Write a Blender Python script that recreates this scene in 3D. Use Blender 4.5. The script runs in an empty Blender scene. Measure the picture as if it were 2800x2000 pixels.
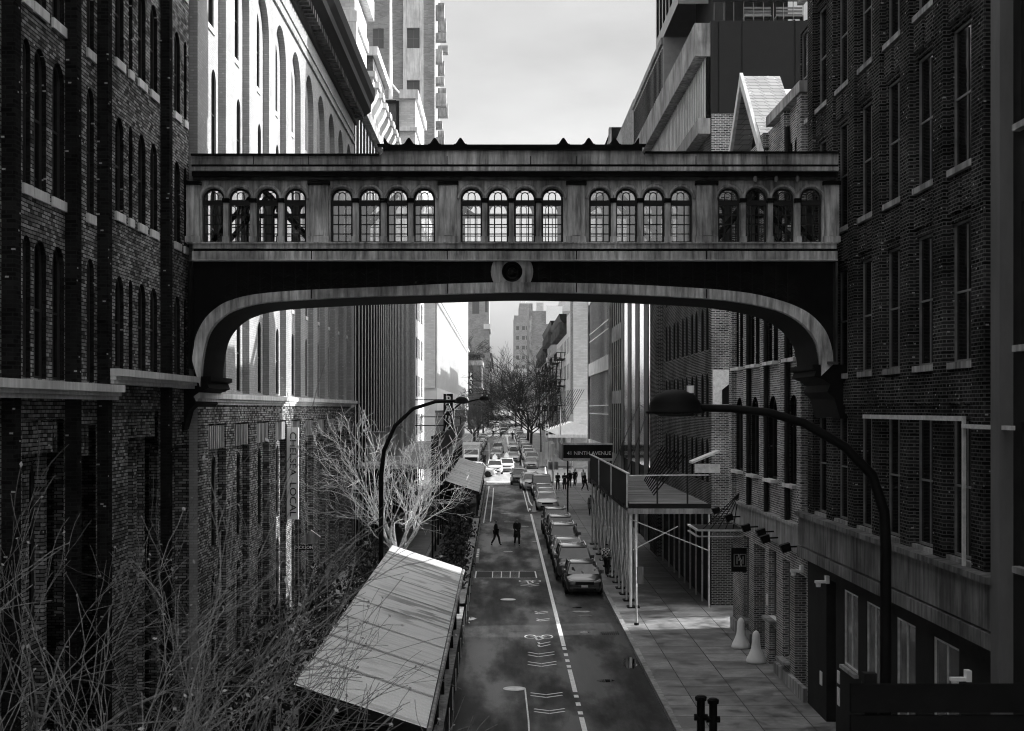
import bpy, math, random
from mathutils import Vector, Matrix, Quaternion
R = math.radians
sc = bpy.context.scene
# ---------------------------------------------------------------- camera
CZ = 9.75
cam_d = bpy.data.cameras.new('camera'); cam = bpy.data.objects.new('camera', cam_d)
sc.collection.objects.link(cam); sc.camera = cam
cam.location = (0, 0, CZ); cam.rotation_euler = (R(90), 0, 0)
cam_d.sensor_width = 36; cam_d.lens = 51.43
cam_d.shift_x = 30/2800; cam_d.shift_y = 118/2800
cam_d.clip_start = 0.3; cam_d.clip_end = 6000
cam_d.dof.use_dof = True; cam_d.dof.focus_distance = 62; cam_d.dof.aperture_fstop = 3.5
# ---------------------------------------------------------------- world, sun, exposure
SUN_EL, SUN_AZ = 24.5, 9.0          # elevation, swing from the +X side towards +Y
SKY_GAIN_LOW, SKY_GAIN_HIGH = .68, 2.6
w = bpy.data.worlds.new('World'); sc.world = w; w.use_nodes = True
nt = w.node_tree; nt.nodes.clear()
sky = nt.nodes.new('ShaderNodeTexSky'); sky.sky_type = 'NISHITA'; sky.sun_disc = False
sky.sun_elevation = R(SUN_EL); sky.sun_rotation = R(90-SUN_AZ)
sky.air_density = 1.0; sky.dust_density = 3.0; sky.ozone_density = 1.0
bw = nt.nodes.new('ShaderNodeRGBToBW')
tc = nt.nodes.new('ShaderNodeTexCoord'); mp = nt.nodes.new('ShaderNodeMapping'); mp.inputs['Scale'].default_value = (1.0, 1.0, 3.2)
nz = nt.nodes.new('ShaderNodeTexNoise'); nz.inputs['Scale'].default_value = 3.4; nz.inputs['Detail'].default_value = 7; nz.inputs['Roughness'].default_value = .55
mr = nt.nodes.new('ShaderNodeMapRange'); mr.inputs['From Min'].default_value = .35; mr.inputs['From Max'].default_value = .7
mr.inputs['To Min'].default_value = .78; mr.inputs['To Max'].default_value = 1.14
mu = nt.nodes.new('ShaderNodeMath'); mu.operation = 'MULTIPLY'
bg = nt.nodes.new('ShaderNodeBackground'); bg.inputs['Strength'].default_value = 0.15
wo = nt.nodes.new('ShaderNodeOutputWorld')
L = nt.links.new
L(tc.outputs['Generated'], mp.inputs['Vector']); L(mp.outputs[0], nz.inputs['Vector']); L(nz.outputs['Fac'], mr.inputs['Value'])
# added gain: sky boosted overhead, out of view, to fill the street; dimmed low
sp_ = nt.nodes.new('ShaderNodeSeparateXYZ'); L(tc.outputs['Generated'], sp_.inputs[0])
ve = nt.nodes.new('ShaderNodeMapRange'); ve.interpolation_type = 'SMOOTHSTEP'; ve.inputs['From Min'].default_value = .3; ve.inputs['From Max'].default_value = .85
ve.inputs['To Min'].default_value = SKY_GAIN_LOW; ve.inputs['To Max'].default_value = SKY_GAIN_HIGH; L(sp_.outputs[2], ve.inputs['Value'])
m0 = nt.nodes.new('ShaderNodeMath'); m0.operation = 'MULTIPLY'; L(mr.outputs[0], m0.inputs[0]); L(ve.outputs[0], m0.inputs[1])
L(sky.outputs[0], bw.inputs[0]); L(bw.outputs[0], mu.inputs[0]); L(m0.outputs[0], mu.inputs[1]); L(mu.outputs[0], bg.inputs[0]); L(bg.outputs[0], wo.inputs[0])
sun_d = bpy.data.lights.new('sun', 'SUN'); sun_d.energy = 2.9; sun_d.angle = R(0.5); sun_d.color = (1, 1, 1)
sun = bpy.data.objects.new('sun', sun_d); sc.collection.objects.link(sun)
to_sun = Vector((math.cos(R(SUN_EL))*math.cos(R(SUN_AZ)), math.cos(R(SUN_EL))*math.sin(R(SUN_AZ)), math.sin(R(SUN_EL))))
sun.rotation_euler = (-to_sun).to_track_quat('-Z', 'Y').to_euler(); sun.location = (60, 60, 80)
sc.view_settings.view_transform = 'Standard'; sc.view_settings.look = 'None'
sc.view_settings.exposure = 1.45; sc.view_settings.gamma = 1.0; sc.view_settings.use_curve_mapping = False
sc.cycles.max_bounces = 7; sc.cycles.diffuse_bounces = 3; sc.cycles.glossy_bounces = 4
sc.cycles.transparent_max_bounces = 12; sc.cycles.volume_bounces = 0
sc.cycles.caustics_reflective = False; sc.cycles.caustics_refractive = False
sc.cycles.use_denoising = True; sc.cycles.filter_width = 1.1

# ---------------------------------------------------------------- helpers
COL = sc.collection
SL = 0.0105                                   # the street climbs gently away from the camera
def gz(y): return SL*y
def pt(x, y, Y): return Vector(((x-1370)*Y/4000, Y, CZ+(1118-y)*Y/4000))
def YL(x): return 35120/(1370-x)
def YR(x): return 38080/(x-1370)
WL, WR = -8.78, 9.52
def wloc(o):
    v = Vector((0, 0, 0))
    while o is not None: v += o.location; o = o.parent
    return v
def tag(o, label=None, cat=None, group=None, kind=None):
    if label: o['label'] = label
    if cat: o['category'] = cat
    if group: o['group'] = group
    if kind: o['kind'] = kind
    return o
def thing(name, label, cat, loc=(0, 0, 0), group=None):
    o = bpy.data.objects.new(name, None); COL.objects.link(o); o.location = loc
    o.empty_display_size = .3
    return tag(o, label, cat, group)
class MB:
    def __init__(s): s.v = []; s.f = []
    def quad(s, *p):
        n = len(s.v); s.v += [tuple(q) for q in p]; s.f.append(tuple(range(n, n+len(p))))
    def box(s, x0, x1, y0, y1, z0, z1):
        n = len(s.v)
        if x0 > x1: x0, x1 = x1, x0
        if y0 > y1: y0, y1 = y1, y0
        if z0 > z1: z0, z1 = z1, z0
        s.v += [(x0,y0,z0),(x1,y0,z0),(x1,y1,z0),(x0,y1,z0),(x0,y0,z1),(x1,y0,z1),(x1,y1,z1),(x0,y1,z1)]
        s.f += [(n,n+3,n+2,n+1),(n+4,n+5,n+6,n+7),(n,n+1,n+5,n+4),(n+1,n+2,n+6,n+5),(n+2,n+3,n+7,n+6),(n+3,n,n+4,n+7)]
        return s
    def prism(s, poly, ax, a, b):
        """poly: 2D points; ax 'y': (x,z) swept along y; 'x': (y,z) swept along x; 'z': (x,y) swept along z"""
        m = {'y': lambda p, t: (p[0], t, p[1]), 'x': lambda p, t: (t, p[0], p[1]), 'z': lambda p, t: (p[0], p[1], t)}[ax]
        n = len(s.v); k = len(poly)
        s.v += [m(p, a) for p in poly] + [m(p, b) for p in poly]
        s.f.append(tuple(range(n, n+k))); s.f.append(tuple(range(n+2*k-1, n+k-1, -1)))
        for i in range(k):
            j = (i+1) % k; s.f.append((n+j, n+i, n+k+i, n+k+j))
        return s
    def tube(s, pts, rad, n=6, cap=True):
        pts = [Vector(p) for p in pts]
        if not hasattr(rad, '__len__'): rad = [rad]*len(pts)
        b = len(s.v); ref = None
        for i, p in enumerate(pts):
            d = (pts[min(i+1, len(pts)-1)]-pts[max(i-1, 0)])
            if d.length < 1e-6: d = Vector((0, 0, 1))
            d.normalize()
            if ref is None: ref = Vector((1, 0, 0)) if abs(d.x) < .8 else Vector((0, 1, 0))
            u = (ref-d*ref.dot(d)).normalized(); vv = d.cross(u); ref = u
            for k in range(n):
                a = 2*math.pi*k/n; q = p+(u*math.cos(a)+vv*math.sin(a))*rad[i]; s.v.append(tuple(q))
        for i in range(len(pts)-1):
            for k in range(n):
                k2 = (k+1) % n
                s.f.append((b+i*n+k, b+i*n+k2, b+(i+1)*n+k2, b+(i+1)*n+k))
        if cap:
            s.f.append(tuple(b+k for k in range(n-1, -1, -1))); e = b+(len(pts)-1)*n; s.f.append(tuple(e+k for k in range(n)))
        return s
    def beam(s, p, q, w_, h_):
        return s.tube([p, q], [max(w_, h_)*.6]*2, 4)
    def lathe(s, prof, c, n=16, ax='z'):
        b = len(s.v)
        for r, h in prof:
            for k in range(n):
                a = 2*math.pi*k/n; x, y = r*math.cos(a), r*math.sin(a)
                s.v.append((c[0]+x, c[1]+y, c[2]+h) if ax == 'z' else ((c[0]+x, c[1]+h, c[2]+y) if ax == 'y' else (c[0]+h, c[1]+x, c[2]+y)))
        for i in range(len(prof)-1):
            for k in range(n):
                k2 = (k+1) % n; s.f.append((b+i*n+k, b+i*n+k2, b+(i+1)*n+k2, b+(i+1)*n+k))
        s.f.append(tuple(b+k for k in range(n-1, -1, -1))); e = b+(len(prof)-1)*n; s.f.append(tuple(e+k for k in range(n)))
        return s
    def build(s, name, m, parent=None, smooth=False, label=None):
        me = bpy.data.meshes.new(name)
        o0 = wloc(parent) if parent is not None else Vector((0, 0, 0))
        me.from_pydata([(v[0]-o0.x, v[1]-o0.y, v[2]-o0.z) for v in s.v], [], s.f); me.update()
        if m: me.materials.append(m)
        if smooth: me.polygons.foreach_set('use_smooth', [True]*len(me.polygons))
        o = bpy.data.objects.new(name, me); COL.objects.link(o)
        if parent is not None: o.parent = parent
        if label: o['label'] = label
        return o
def recalc(o):
    import bmesh
    b = bmesh.new(); b.from_mesh(o.data); bmesh.ops.recalc_face_normals(b, faces=b.faces); b.to_mesh(o.data); b.free(); return o
KIDS = {}
def copy_tree(o, parent=None):
    c = o.copy(); COL.objects.link(c)
    c.parent = parent
    for ch in list(o.children): copy_tree(ch, c)
    return c
def top(o, label, cat, group=None, kind=None): return tag(o, label, cat, group, kind)

# ---------------------------------------------------------------- materials (all grey: the place is shown in black and white)
def g(v): return (v, v, v, 1)
def newmat(name):
    m = bpy.data.materials.new(name); m.use_nodes = True; n = m.node_tree; return m, n, n.nodes['Principled BSDF']
def mat(name, base, rough=.7, metal=0, var=.25, scale=3.0, bump=0.0, stretch=(1, 1, 1), spec=.15, coat=0):
    m, n, p = newmat(name)
    p.inputs['Roughness'].default_value = rough; p.inputs['Metallic'].default_value = metal
    p.inputs['Specular IOR Level'].default_value = spec; p.inputs['Coat Weight'].default_value = coat
    if var > 0:
        geo = n.nodes.new('ShaderNodeNewGeometry'); mp = n.nodes.new('ShaderNodeMapping'); mp.inputs['Scale'].default_value = stretch
        nz = n.nodes.new('ShaderNodeTexNoise'); nz.inputs['Scale'].default_value = scale; nz.inputs['Detail'].default_value = 6; nz.inputs['Roughness'].default_value = .65
        mr = n.nodes.new('ShaderNodeMapRange'); mr.inputs['From Min'].default_value = .3; mr.inputs['From Max'].default_value = .7
        mr.inputs['To Min'].default_value = base*(1-var); mr.inputs['To Max'].default_value = base*(1+var)
        n.links.new(geo.outputs['Position'], mp.inputs[0]); n.links.new(mp.outputs[0], nz.inputs['Vector'])
        n.links.new(nz.outputs['Fac'], mr.inputs['Value']); n.links.new(mr.outputs[0], p.inputs['Base Color'])
        if bump:
            b = n.nodes.new('ShaderNodeBump'); b.inputs['Strength'].default_value = bump; b.inputs['Distance'].default_value = .02
            n.links.new(nz.outputs['Fac'], b.inputs['Height']); n.links.new(b.outputs[0], p.inputs['Normal'])
    else: p.inputs['Base Color'].default_value = g(base)
    return m
def brick(name, c1, c2, mortar, speck=.5, bw_=.23, rh=.078, ms=.011, rough=.85, dirt=.35, bump=.6):
    m, n, p = newmat(name); N = n.nodes.new; K = n.links.new
    geo = N('ShaderNodeNewGeometry'); sx = N('ShaderNodeSeparateXYZ'); K(geo.outputs['Position'], sx.inputs[0])
    ad = N('ShaderNodeMath'); K(sx.outputs[0], ad.inputs[0]); K(sx.outputs[1], ad.inputs[1])
    cx = N('ShaderNodeCombineXYZ'); K(ad.outputs[0], cx.inputs[0]); K(sx.outputs[2], cx.inputs[1])
    # slight waviness of the courses
    nw = N('ShaderNodeTexNoise'); nw.inputs['Scale'].default_value = 1.3; K(geo.outputs['Position'], nw.inputs['Vector'])
    va = N('ShaderNodeVectorMath'); va.operation = 'SCALE'; va.inputs['Scale'].default_value = .03; K(nw.outputs['Color'], va.inputs[0])
    vb = N('ShaderNodeVectorMath'); K(cx.outputs[0], vb.inputs[0]); K(va.outputs[0], vb.inputs[1])
    br = N('ShaderNodeTexBrick'); K(vb.outputs[0], br.inputs['Vector'])
    br.inputs['Scale'].default_value = 1; br.inputs['Brick Width'].default_value = bw_; br.inputs['Row Height'].default_value = rh
    br.inputs['Mortar Size'].default_value = ms; br.inputs['Mortar Smooth'].default_value = .2; br.inputs['Bias'].default_value = 0
    br.inputs['Color1'].default_value = g(c1); br.inputs['Color2'].default_value = g(c2); br.inputs['Mortar'].default_value = g(mortar)
    # dirt patches
    nd = N('ShaderNodeTexNoise'); nd.inputs['Scale'].default_value = .55; nd.inputs['Detail'].default_value = 6; K(geo.outputs['Position'], nd.inputs['Vector'])
    mr = N('ShaderNodeMapRange'); mr.inputs['From Min'].default_value = .35; mr.inputs['From Max'].default_value = .68
    mr.inputs['To Min'].default_value = 1-dirt; mr.inputs['To Max'].default_value = 1+dirt; K(nd.outputs['Fac'], mr.inputs['Value'])
    mm = N('ShaderNodeMix'); mm.data_type = 'RGBA'; mm.blend_type = 'MULTIPLY'; mm.inputs['Factor'].default_value = 1
    K(br.outputs['Color'], mm.inputs['A']); K(mr.outputs[0], mm.inputs['B'])
    # single pale spalled bricks
    wn = N('ShaderNodeTexVoronoi'); wn.distance = 'CHEBYCHEV'; wn.inputs['Scale'].default_value = 1; ms_ = N('ShaderNodeMapping'); ms_.inputs['Scale'].default_value = (2.6, 2.6, 5.5); K(geo.outputs['Position'], ms_.inputs[0]); K(ms_.outputs[0], wn.inputs['Vector'])
    gt = N('ShaderNodeMath'); gt.operation = 'LESS_THAN'; gt.inputs[1].default_value = .085; K(wn.outputs['Distance'], gt.inputs[0])
    mx = N('ShaderNodeMix'); mx.data_type = 'RGBA'; K(gt.outputs[0], mx.inputs['Factor']); K(mm.outputs['Result'], mx.inputs['A']); mx.inputs['B'].default_value = g(speck)
    K(mx.outputs['Result'], p.inputs['Base Color'])
    b = N('ShaderNodeBump'); b.inputs['Strength'].default_value = bump; b.inputs['Distance'].default_value = .03; b.invert = True
    K(br.outputs['Fac'], b.inputs['Height']); K(b.outputs[0], p.inputs['Normal'])
    p.inputs['Roughness'].default_value = rough; p.inputs['Specular IOR Level'].default_value = 0
    return m
def glass(name, col=.02, rough=.06, wav=.15, spec=.5):
    m, n, p = newmat(name); p.inputs['Base Color'].default_value = g(col); p.inputs['Roughness'].default_value = rough
    p.inputs['Specular IOR Level'].default_value = spec
    nz = n.nodes.new('ShaderNodeTexNoise'); nz.inputs['Scale'].default_value = 1.2; geo = n.nodes.new('ShaderNodeNewGeometry')
    n.links.new(geo.outputs['Position'], nz.inputs['Vector'])
    b = n.nodes.new('ShaderNodeBump'); b.inputs['Strength'].default_value = wav; b.inputs['Distance'].default_value = .1
    n.links.new(nz.outputs['Fac'], b.inputs['Height']); n.links.new(b.outputs[0], p.inputs['Normal']); return m
def clear_glass(name, tint=.98):
    m, n, p = newmat(name); n.nodes.remove(p); o = n.nodes['Material Output']
    t = n.nodes.new('ShaderNodeBsdfTransparent'); t.inputs[0].default_value = g(tint)
    gl = n.nodes.new('ShaderNodeBsdfGlossy'); gl.inputs['Roughness'].default_value = .04
    fr = n.nodes.new('ShaderNodeFresnel'); fr.inputs['IOR'].default_value = 1.5
    mx = n.nodes.new('ShaderNodeMixShader'); ad = n.nodes.new('ShaderNodeMath'); ad.inputs[1].default_value = .2; ad.use_clamp = True; n.links.new(fr.outputs[0], ad.inputs[0]); n.links.new(ad.outputs[0], mx.inputs[0]); n.links.new(t.outputs[0], mx.inputs[1]); n.links.new(gl.outputs[0], mx.inputs[2])
    n.links.new(mx.outputs[0], o.inputs['Surface']); return m
def stained(name, base, dark=.35, rough=.6, vs=1.6):
    """weathered stone or sheet metal: big clouds, fine grain and vertical run marks"""
    m, n, p = newmat(name); N = n.nodes.new; K = n.links.new; geo = N('ShaderNodeNewGeometry')
    def ns(scale, st, det=6):
        mp_ = N('ShaderNodeMapping'); mp_.inputs['Scale'].default_value = st; K(geo.outputs['Position'], mp_.inputs[0])
        q = N('ShaderNodeTexNoise'); q.inputs['Scale'].default_value = scale; q.inputs['Detail'].default_value = det; q.inputs['Roughness'].default_value = .6; K(mp_.outputs[0], q.inputs['Vector'])
        r_ = N('ShaderNodeMapRange'); r_.inputs['From Min'].default_value = .33; r_.inputs['From Max'].default_value = .66; r_.inputs['To Min'].default_value = dark; r_.inputs['To Max'].default_value = 1.1; K(q.outputs['Fac'], r_.inputs['Value']); return r_
    a = ns(vs*3, (1, 1, .12)); b_ = ns(.5, (1, 1, 1)); m1 = N('ShaderNodeMath'); m1.operation = 'MULTIPLY'; K(a.outputs[0], m1.inputs[0]); K(b_.outputs[0], m1.inputs[1])
    m2 = N('ShaderNodeMath'); m2.operation = 'MULTIPLY'; K(m1.outputs[0], m2.inputs[0]); m2.inputs[1].default_value = base; K(m2.outputs[0], p.inputs['Base Color'])
    p.inputs['Roughness'].default_value = rough; p.inputs['Specular IOR Level'].default_value = .05; return m
M = {}
M['void'] = mat('void', .008, .9, var=.3, spec=0)
M['brick_near'] = brick('brick_near', .05, .38, .015, speck=.55)
M['brick_shaded'] = brick('brick_shaded', .006, .018, .02, speck=.4)  # darker copy of the brick; puts shade of camera-facing faces into the colour
M['brick_pale'] = brick('brick_pale', .28, .35, .25, speck=.5, dirt=.12, bump=.3)
M['brick_paleside'] = brick('brick_paleside', .28, .42, .25, speck=.5, dirt=.2)
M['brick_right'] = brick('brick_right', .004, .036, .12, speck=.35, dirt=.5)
M['brick_right2'] = brick('brick_right2', .05, .22, .6, speck=.3, dirt=.3)
M['brick_dark'] = brick('brick_dark', .012, .05, .3, speck=.2)
M['brick_party'] = brick('brick_party', .03, .2, .6, speck=.5, dirt=.4)
M['brick_far'] = brick('brick_far', .22, .34, .3, speck=.4, bw_=.5, rh=.16, ms=.02, dirt=.12)
M['brick_fardark'] = brick('brick_fardark', .09, .15, .12, speck=.2, bw_=.5, rh=.16, ms=.02)
M['brick_farpale'] = brick('brick_farpale', .5, .62, .5, speck=.6, bw_=.6, rh=.2, ms=.02, dirt=.08)
M['stone'] = stained('stone', .46, .4); M['stone_white'] = stained('stone_white', .72, .75)
M['stone_dark'] = stained('stone_dark', .1, .35)
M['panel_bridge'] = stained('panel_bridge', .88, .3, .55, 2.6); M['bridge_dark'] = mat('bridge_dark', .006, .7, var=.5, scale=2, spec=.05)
M['bridge_mid'] = stained('bridge_mid', .12, .3)
M['black'] = mat('black', .005, .6, var=.3, spec=.08); M['black_gloss'] = mat('black_gloss', .006, .45, var=.2, spec=.12)
M['iron'] = mat('iron', .009, .55, var=.4, scale=8, spec=.12); M['steel'] = mat('steel', .5, .4, metal=.2, var=.3, scale=6)
M['galv'] = mat('galv', .6, .4, metal=.2, var=.3, scale=5)
M['pane'] = glass('pane', .004, .12, spec=.12); M['pane_light'] = glass('pane_light', .08, .12)
M['clear'] = clear_glass('clear')
def frosted(name):
    m, n, p = newmat(name); n.nodes.remove(p); o = n.nodes['Material Output']
    t = n.nodes.new('ShaderNodeBsdfTransparent'); t.inputs[0].default_value = g(.95); tl = n.nodes.new('ShaderNodeBsdfTranslucent'); tl.inputs[0].default_value = g(.95)
    mx = n.nodes.new('ShaderNodeMixShader'); mx.inputs[0].default_value = .55; n.links.new(t.outputs[0], mx.inputs[1]); n.links.new(tl.outputs[0], mx.inputs[2]); n.links.new(mx.outputs[0], o.inputs['Surface']); return m
M['frosted'] = frosted('frosted'); M['hazy_glass'] = frosted('hazy_glass'); M['hazy_glass'].node_tree.nodes['Mix Shader'].inputs[0].default_value = .15; M['frame_dark'] = mat('frame_dark', .03, .5, var=.2); M['frame_light'] = mat('frame_light', .17, .5, var=.3)
M['white'] = mat('white', .85, .5, var=.08); M['white_paint'] = mat('white_paint', .85, .6, var=.22, scale=9)
M['roof_white'] = None
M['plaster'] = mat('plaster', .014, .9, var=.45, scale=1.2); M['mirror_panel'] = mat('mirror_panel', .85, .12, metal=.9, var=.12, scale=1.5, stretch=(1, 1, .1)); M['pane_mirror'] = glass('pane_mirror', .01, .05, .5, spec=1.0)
M['band_stone'] = stained('band_stone', .26, .3)
M['plaster_light'] = mat('plaster_light', .55, .8, var=.1, scale=.6)
M['grey_wall'] = mat('grey_wall', .13, .8, var=.25, scale=1.0, stretch=(1, 1, .3))
M['bark'] = mat('bark', .7, .8, var=.5, scale=14, bump=.4); M['bark_near'] = mat('bark_near', .15, .8, var=.7, scale=14); M['bark_dark'] = mat('bark_dark', .012, .85, var=.5, scale=10)
M['bark_mid'] = mat('bark_mid', .09, .85, var=.6, scale=6)
M['leaf'] = mat('leaf', .018, .35, var=.5, scale=6); M['leaf_pale'] = mat('leaf_pale', .3, .5, var=.4, scale=9)
M['wood'] = mat('wood', .24, .7, var=.98, scale=2, stretch=(.12, 1.6, 1)); M['wood_dark'] = mat('wood_dark', .012, .8, var=.6, scale=3)
M['rubber'] = mat('rubber', .012, .8, var=0); M['skin'] = mat('skin', .28, .6, var=.1); M['hair'] = mat('hair', .015, .6, var=0)
M['cloth_black'] = mat('cloth_black', .012, .9, var=.2, scale=12); M['cloth_grey'] = mat('cloth_grey', .14, .9, var=.2, scale=12); M['cloth_white'] = mat('cloth_white', .7, .9, var=.1, scale=12)
M['lamp_lens'] = mat('lamp_lens', .03, .2, var=0)
M['milk'] = mat('milk', .9, .35, var=.12, scale=2)
# ---------------------------------------------------------------- facades
def FX(X, sg):   # facade facing the street; sg=+1 faces +X (left side), -1 faces -X (right side)
    return lambda u, z, d: (X-sg*d, u, z)
def FY(Y): return lambda u, z, d: (u, Y+d, z)
def crown(op, u):
    u0, u1, zb, zt, ar = op[:5]
    if not ar: return zt
    r = (u1-u0)/2; c = (u0+u1)/2; rise = r if ar is True else ar
    t = max(0, 1-((u-c)/r)**2); return zt-rise+rise*math.sqrt(t)
def facade(mb, F, a0, a1, z0, z1, ops, depth=.25, flip=False, reveal=None):
    rv = reveal if reveal is not None else mb
    xs = sorted(set([a0, a1]+[o[0] for o in ops]+[o[1] for o in ops])); xs = [x for x in xs if a0-1e-6 <= x <= a1+1e-6]
    def q(m_, *p):
        p = [F(*t) for t in p]
        m_.quad(*(p[::-1] if flip else p))
    for i in range(len(xs)-1):
        ua, ub = xs[i], xs[i+1]
        if ub-ua < 1e-5: continue
        cov = sorted([o for o in ops if o[0] <= ua+1e-6 and o[1] >= ub-1e-6], key=lambda o: o[2])
        prev = None
        for k in range(len(cov)+1):
            zhi = cov[k][2] if k < len(cov) else z1
            if prev is None or not prev[4]:
                zl = z0 if prev is None else prev[3]
                if zhi-zl > 1e-4: q(mb, (ua, zl, 0), (ub, zl, 0), (ub, zhi, 0), (ua, zhi, 0))
            else:
                c = (prev[0]+prev[1])/2; r = (prev[1]-prev[0])/2
                ts = sorted(set([ua, ub]+[c-r*math.cos(math.pi*j/10) for j in range(11) if ua < c-r*math.cos(math.pi*j/10) < ub]))
                for a, b in zip(ts, ts[1:]): q(mb, (a, crown(prev, a), 0), (b, crown(prev, b), 0), (b, zhi, 0), (a, zhi, 0))
            if k < len(cov): prev = cov[k]
    for o in ops:
        d = o[5] if len(o) > 5 else depth
        u0, u1, zb, zt, ar = o[:5]
        if ar:
            c = (u0+u1)/2; r = (u1-u0)/2; arc = [(c+r*math.cos(math.pi*j/10), 0) for j in range(11)]
            arc = [(u, crown(o, u)) for u, _ in arc]
        else: arc = [(u1, zt), (u0, zt)]
        path = [(u0, zb), (u1, zb)]+arc+[(u0, zb)]
        for (p, q_) in zip(path, path[1:]):
            if abs(p[0]-q_[0])+abs(p[1]-q_[1]) > 1e-5:
                P = [F(p[0], p[1], 0), F(p[0], p[1], d), F(q_[0], q_[1], d), F(q_[0], q_[1], 0)]
                rv.quad(*(P[::-1] if flip else P))
WCACHE = {}
def opening_poly(w_, h_, ar):
    if not ar: return [(0, 0), (w_, 0), (w_, h_), (0, h_)]
    r = w_/2; rise = r if ar is True else ar
    return [(0, 0), (w_, 0)]+[(r+r*math.cos(math.pi*j/10), h_-rise+rise*math.sin(math.pi*j/10)) for j in range(11)]
def window(parent, side, op, d, style='sash', fm='frame_dark', pm='pane', sill=None, name='window'):
    """side: ('x',X,sg) or ('y',Y). Frame mesh is the window; sill and pane are its sub-parts."""
    u0, u1, zb, zt, ar = op[:5]; w_, h_ = u1-u0, zt-zb
    key = (side[0], side[2] if side[0] == 'x' else 0, round(w_, 3), round(h_, 3), ar, style, fm, pm, sill, round(d, 3))
    if side[0] == 'x': org = Vector((side[1], u0, zb)); F = lambda u, z, dd: (-side[2]*dd, u, z)
    else: org = Vector((u0, side[1], zb)); F = lambda u, z, dd: (u, dd, z)
    if key not in WCACHE:
        fr = MB(); t = .055; th = .06
        P = opening_poly(w_, h_, ar); cx, cz = w_/2, h_/2
        def inset(p):
            x, z = p; return (min(max(x, t), w_-t) if z < h_-.01 or ar else min(max(x, t), w_-t), 0)
        Q = []
        for (x, z) in P:
            if ar:
                r = w_/2; rise = r if ar is True else ar
                if z > h_-rise+1e-4: Q.append((r+(x-r)*(r-t)/r, h_-rise+(z-(h_-rise))*(rise-t)/rise)); continue
            Q.append((min(max(x, t), w_-t), max(z, t) if z < h_-1e-4 else (h_-t if not ar else z)))
        n = len(P)
        for i in range(n):
            j = (i+1) % n
            if (Vector(P[i])-Vector(P[j])).length < 1e-5: continue
            a, b, c, e = F(*P[i], d-th), F(*P[j], d-th), F(*Q[j], d-th), F(*Q[i], d-th)
            fr.quad(a, b, c, e); fr.quad(e, c, F(*Q[j], d-.005), F(*Q[i], d-.005))
        def bar(x0, x1, z0, z1, dd=0.0):
            p0, p1 = F(x0, z0, d-th+.012+dd), F(x1, z1, d-.012); fr.box(p0[0], p1[0], p0[1], p1[1], p0[2], p1[2])
        b_ = .022
        if style == 'sash':
            bar(t, w_-t, h_*.5-b_, h_*.5+b_); bar(w_/2-b_*.6, w_/2+b_*.6, t, h_-t*2)
        elif style == 'grid':
            for k in range(1, 3): bar(w_*k/3-b_, w_*k/3+b_, t, h_-t*2)
            for k in range(1, 5): bar(t, w_-t, h_*k/5-b_, h_*k/5+b_)
        elif style == 'cross': bar(w_/2-.04, w_/2+.04, t, h_-t); bar(t, w_-t, h_/2-.04, h_/2+.04, .004)
        elif style == 'mull':
            k = max(2, int(w_/.9))
            for j in range(1, k): bar(w_*j/k-.03, w_*j/k+.03, t, h_-t)
        elif style == 'bridge':
            zsp = h_-w_/2; bar(0, w_, zsp-.17, zsp-.03, -.05)
            lw = zsp-.17
            for k in range(1, 3): bar(w_*k/3-.014, w_*k/3+.014, t, lw)
            for k in range(1, 4): bar(t, w_-t, lw*k/4-.014, lw*k/4+.014, .003)
            # fanlight: small inner arch and two rays
            r2 = w_*.16
            ring = [F(w_/2+r2*math.cos(math.pi*j/8), zsp+.1+r2*math.sin(math.pi*j/8), d-.03) for j in range(9)]
            ring = [F(w_/2+r2, zsp-.03, d-.03)]+ring+[F(w_/2-r2, zsp-.03, d-.03)]
            fr.tube(ring, .014, 4)
            for a in (52, 128):
                ca, sa = math.cos(R(a)), math.sin(R(a))
                fr.tube([F(w_/2+r2*ca, zsp+.1+r2*sa, d-.03), F(w_/2+(w_/2-.04)*ca, zsp+(w_/2-.04)*sa, d-.03)], .013, 4)
        fm_ = fr.build('window', M[fm]); pn = MB(); pn.quad(*[F(*p, d-.02) for p in P]); po = pn.build('pane', M[pm])
        so = None
        if sill:
            s_ = MB(); p0, p1 = F(-.05, -sill[0], -sill[1]), F(w_+.05, -.003, .1); s_.box(p0[0], p1[0], p0[1], p1[1], p0[2], p1[2]); so = s_.build('sill', M[sill[2]])
        for o in (fm_, po, so):
            if o: recalc(o)
        meshes = (fm_.data, po.data, so.data if so else None)
        for o in (fm_, po, so):
            if o: bpy.data.objects.remove(o)
        WCACHE[key] = meshes
    ms = WCACHE[key]
    wn = bpy.data.objects.new(name, ms[0]); COL.objects.link(wn); wn.parent = parent; wn.location = org-wloc(parent)
    po = bpy.data.objects.new('pane', ms[1]); COL.objects.link(po); po.parent = wn
    if ms[2]: so = bpy.data.objects.new('sill', ms[2]); COL.objects.link(so); so.parent = wn
    return wn
def jambs(parent, F, ops, depth, m):
    for o in ops:
        j = MB(); k = MB(); facade(k, F, o[0], o[1], o[2], o[3], [tuple(o[:5])], depth, reveal=j); j.build('window_jamb', M[m], parent)
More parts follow.
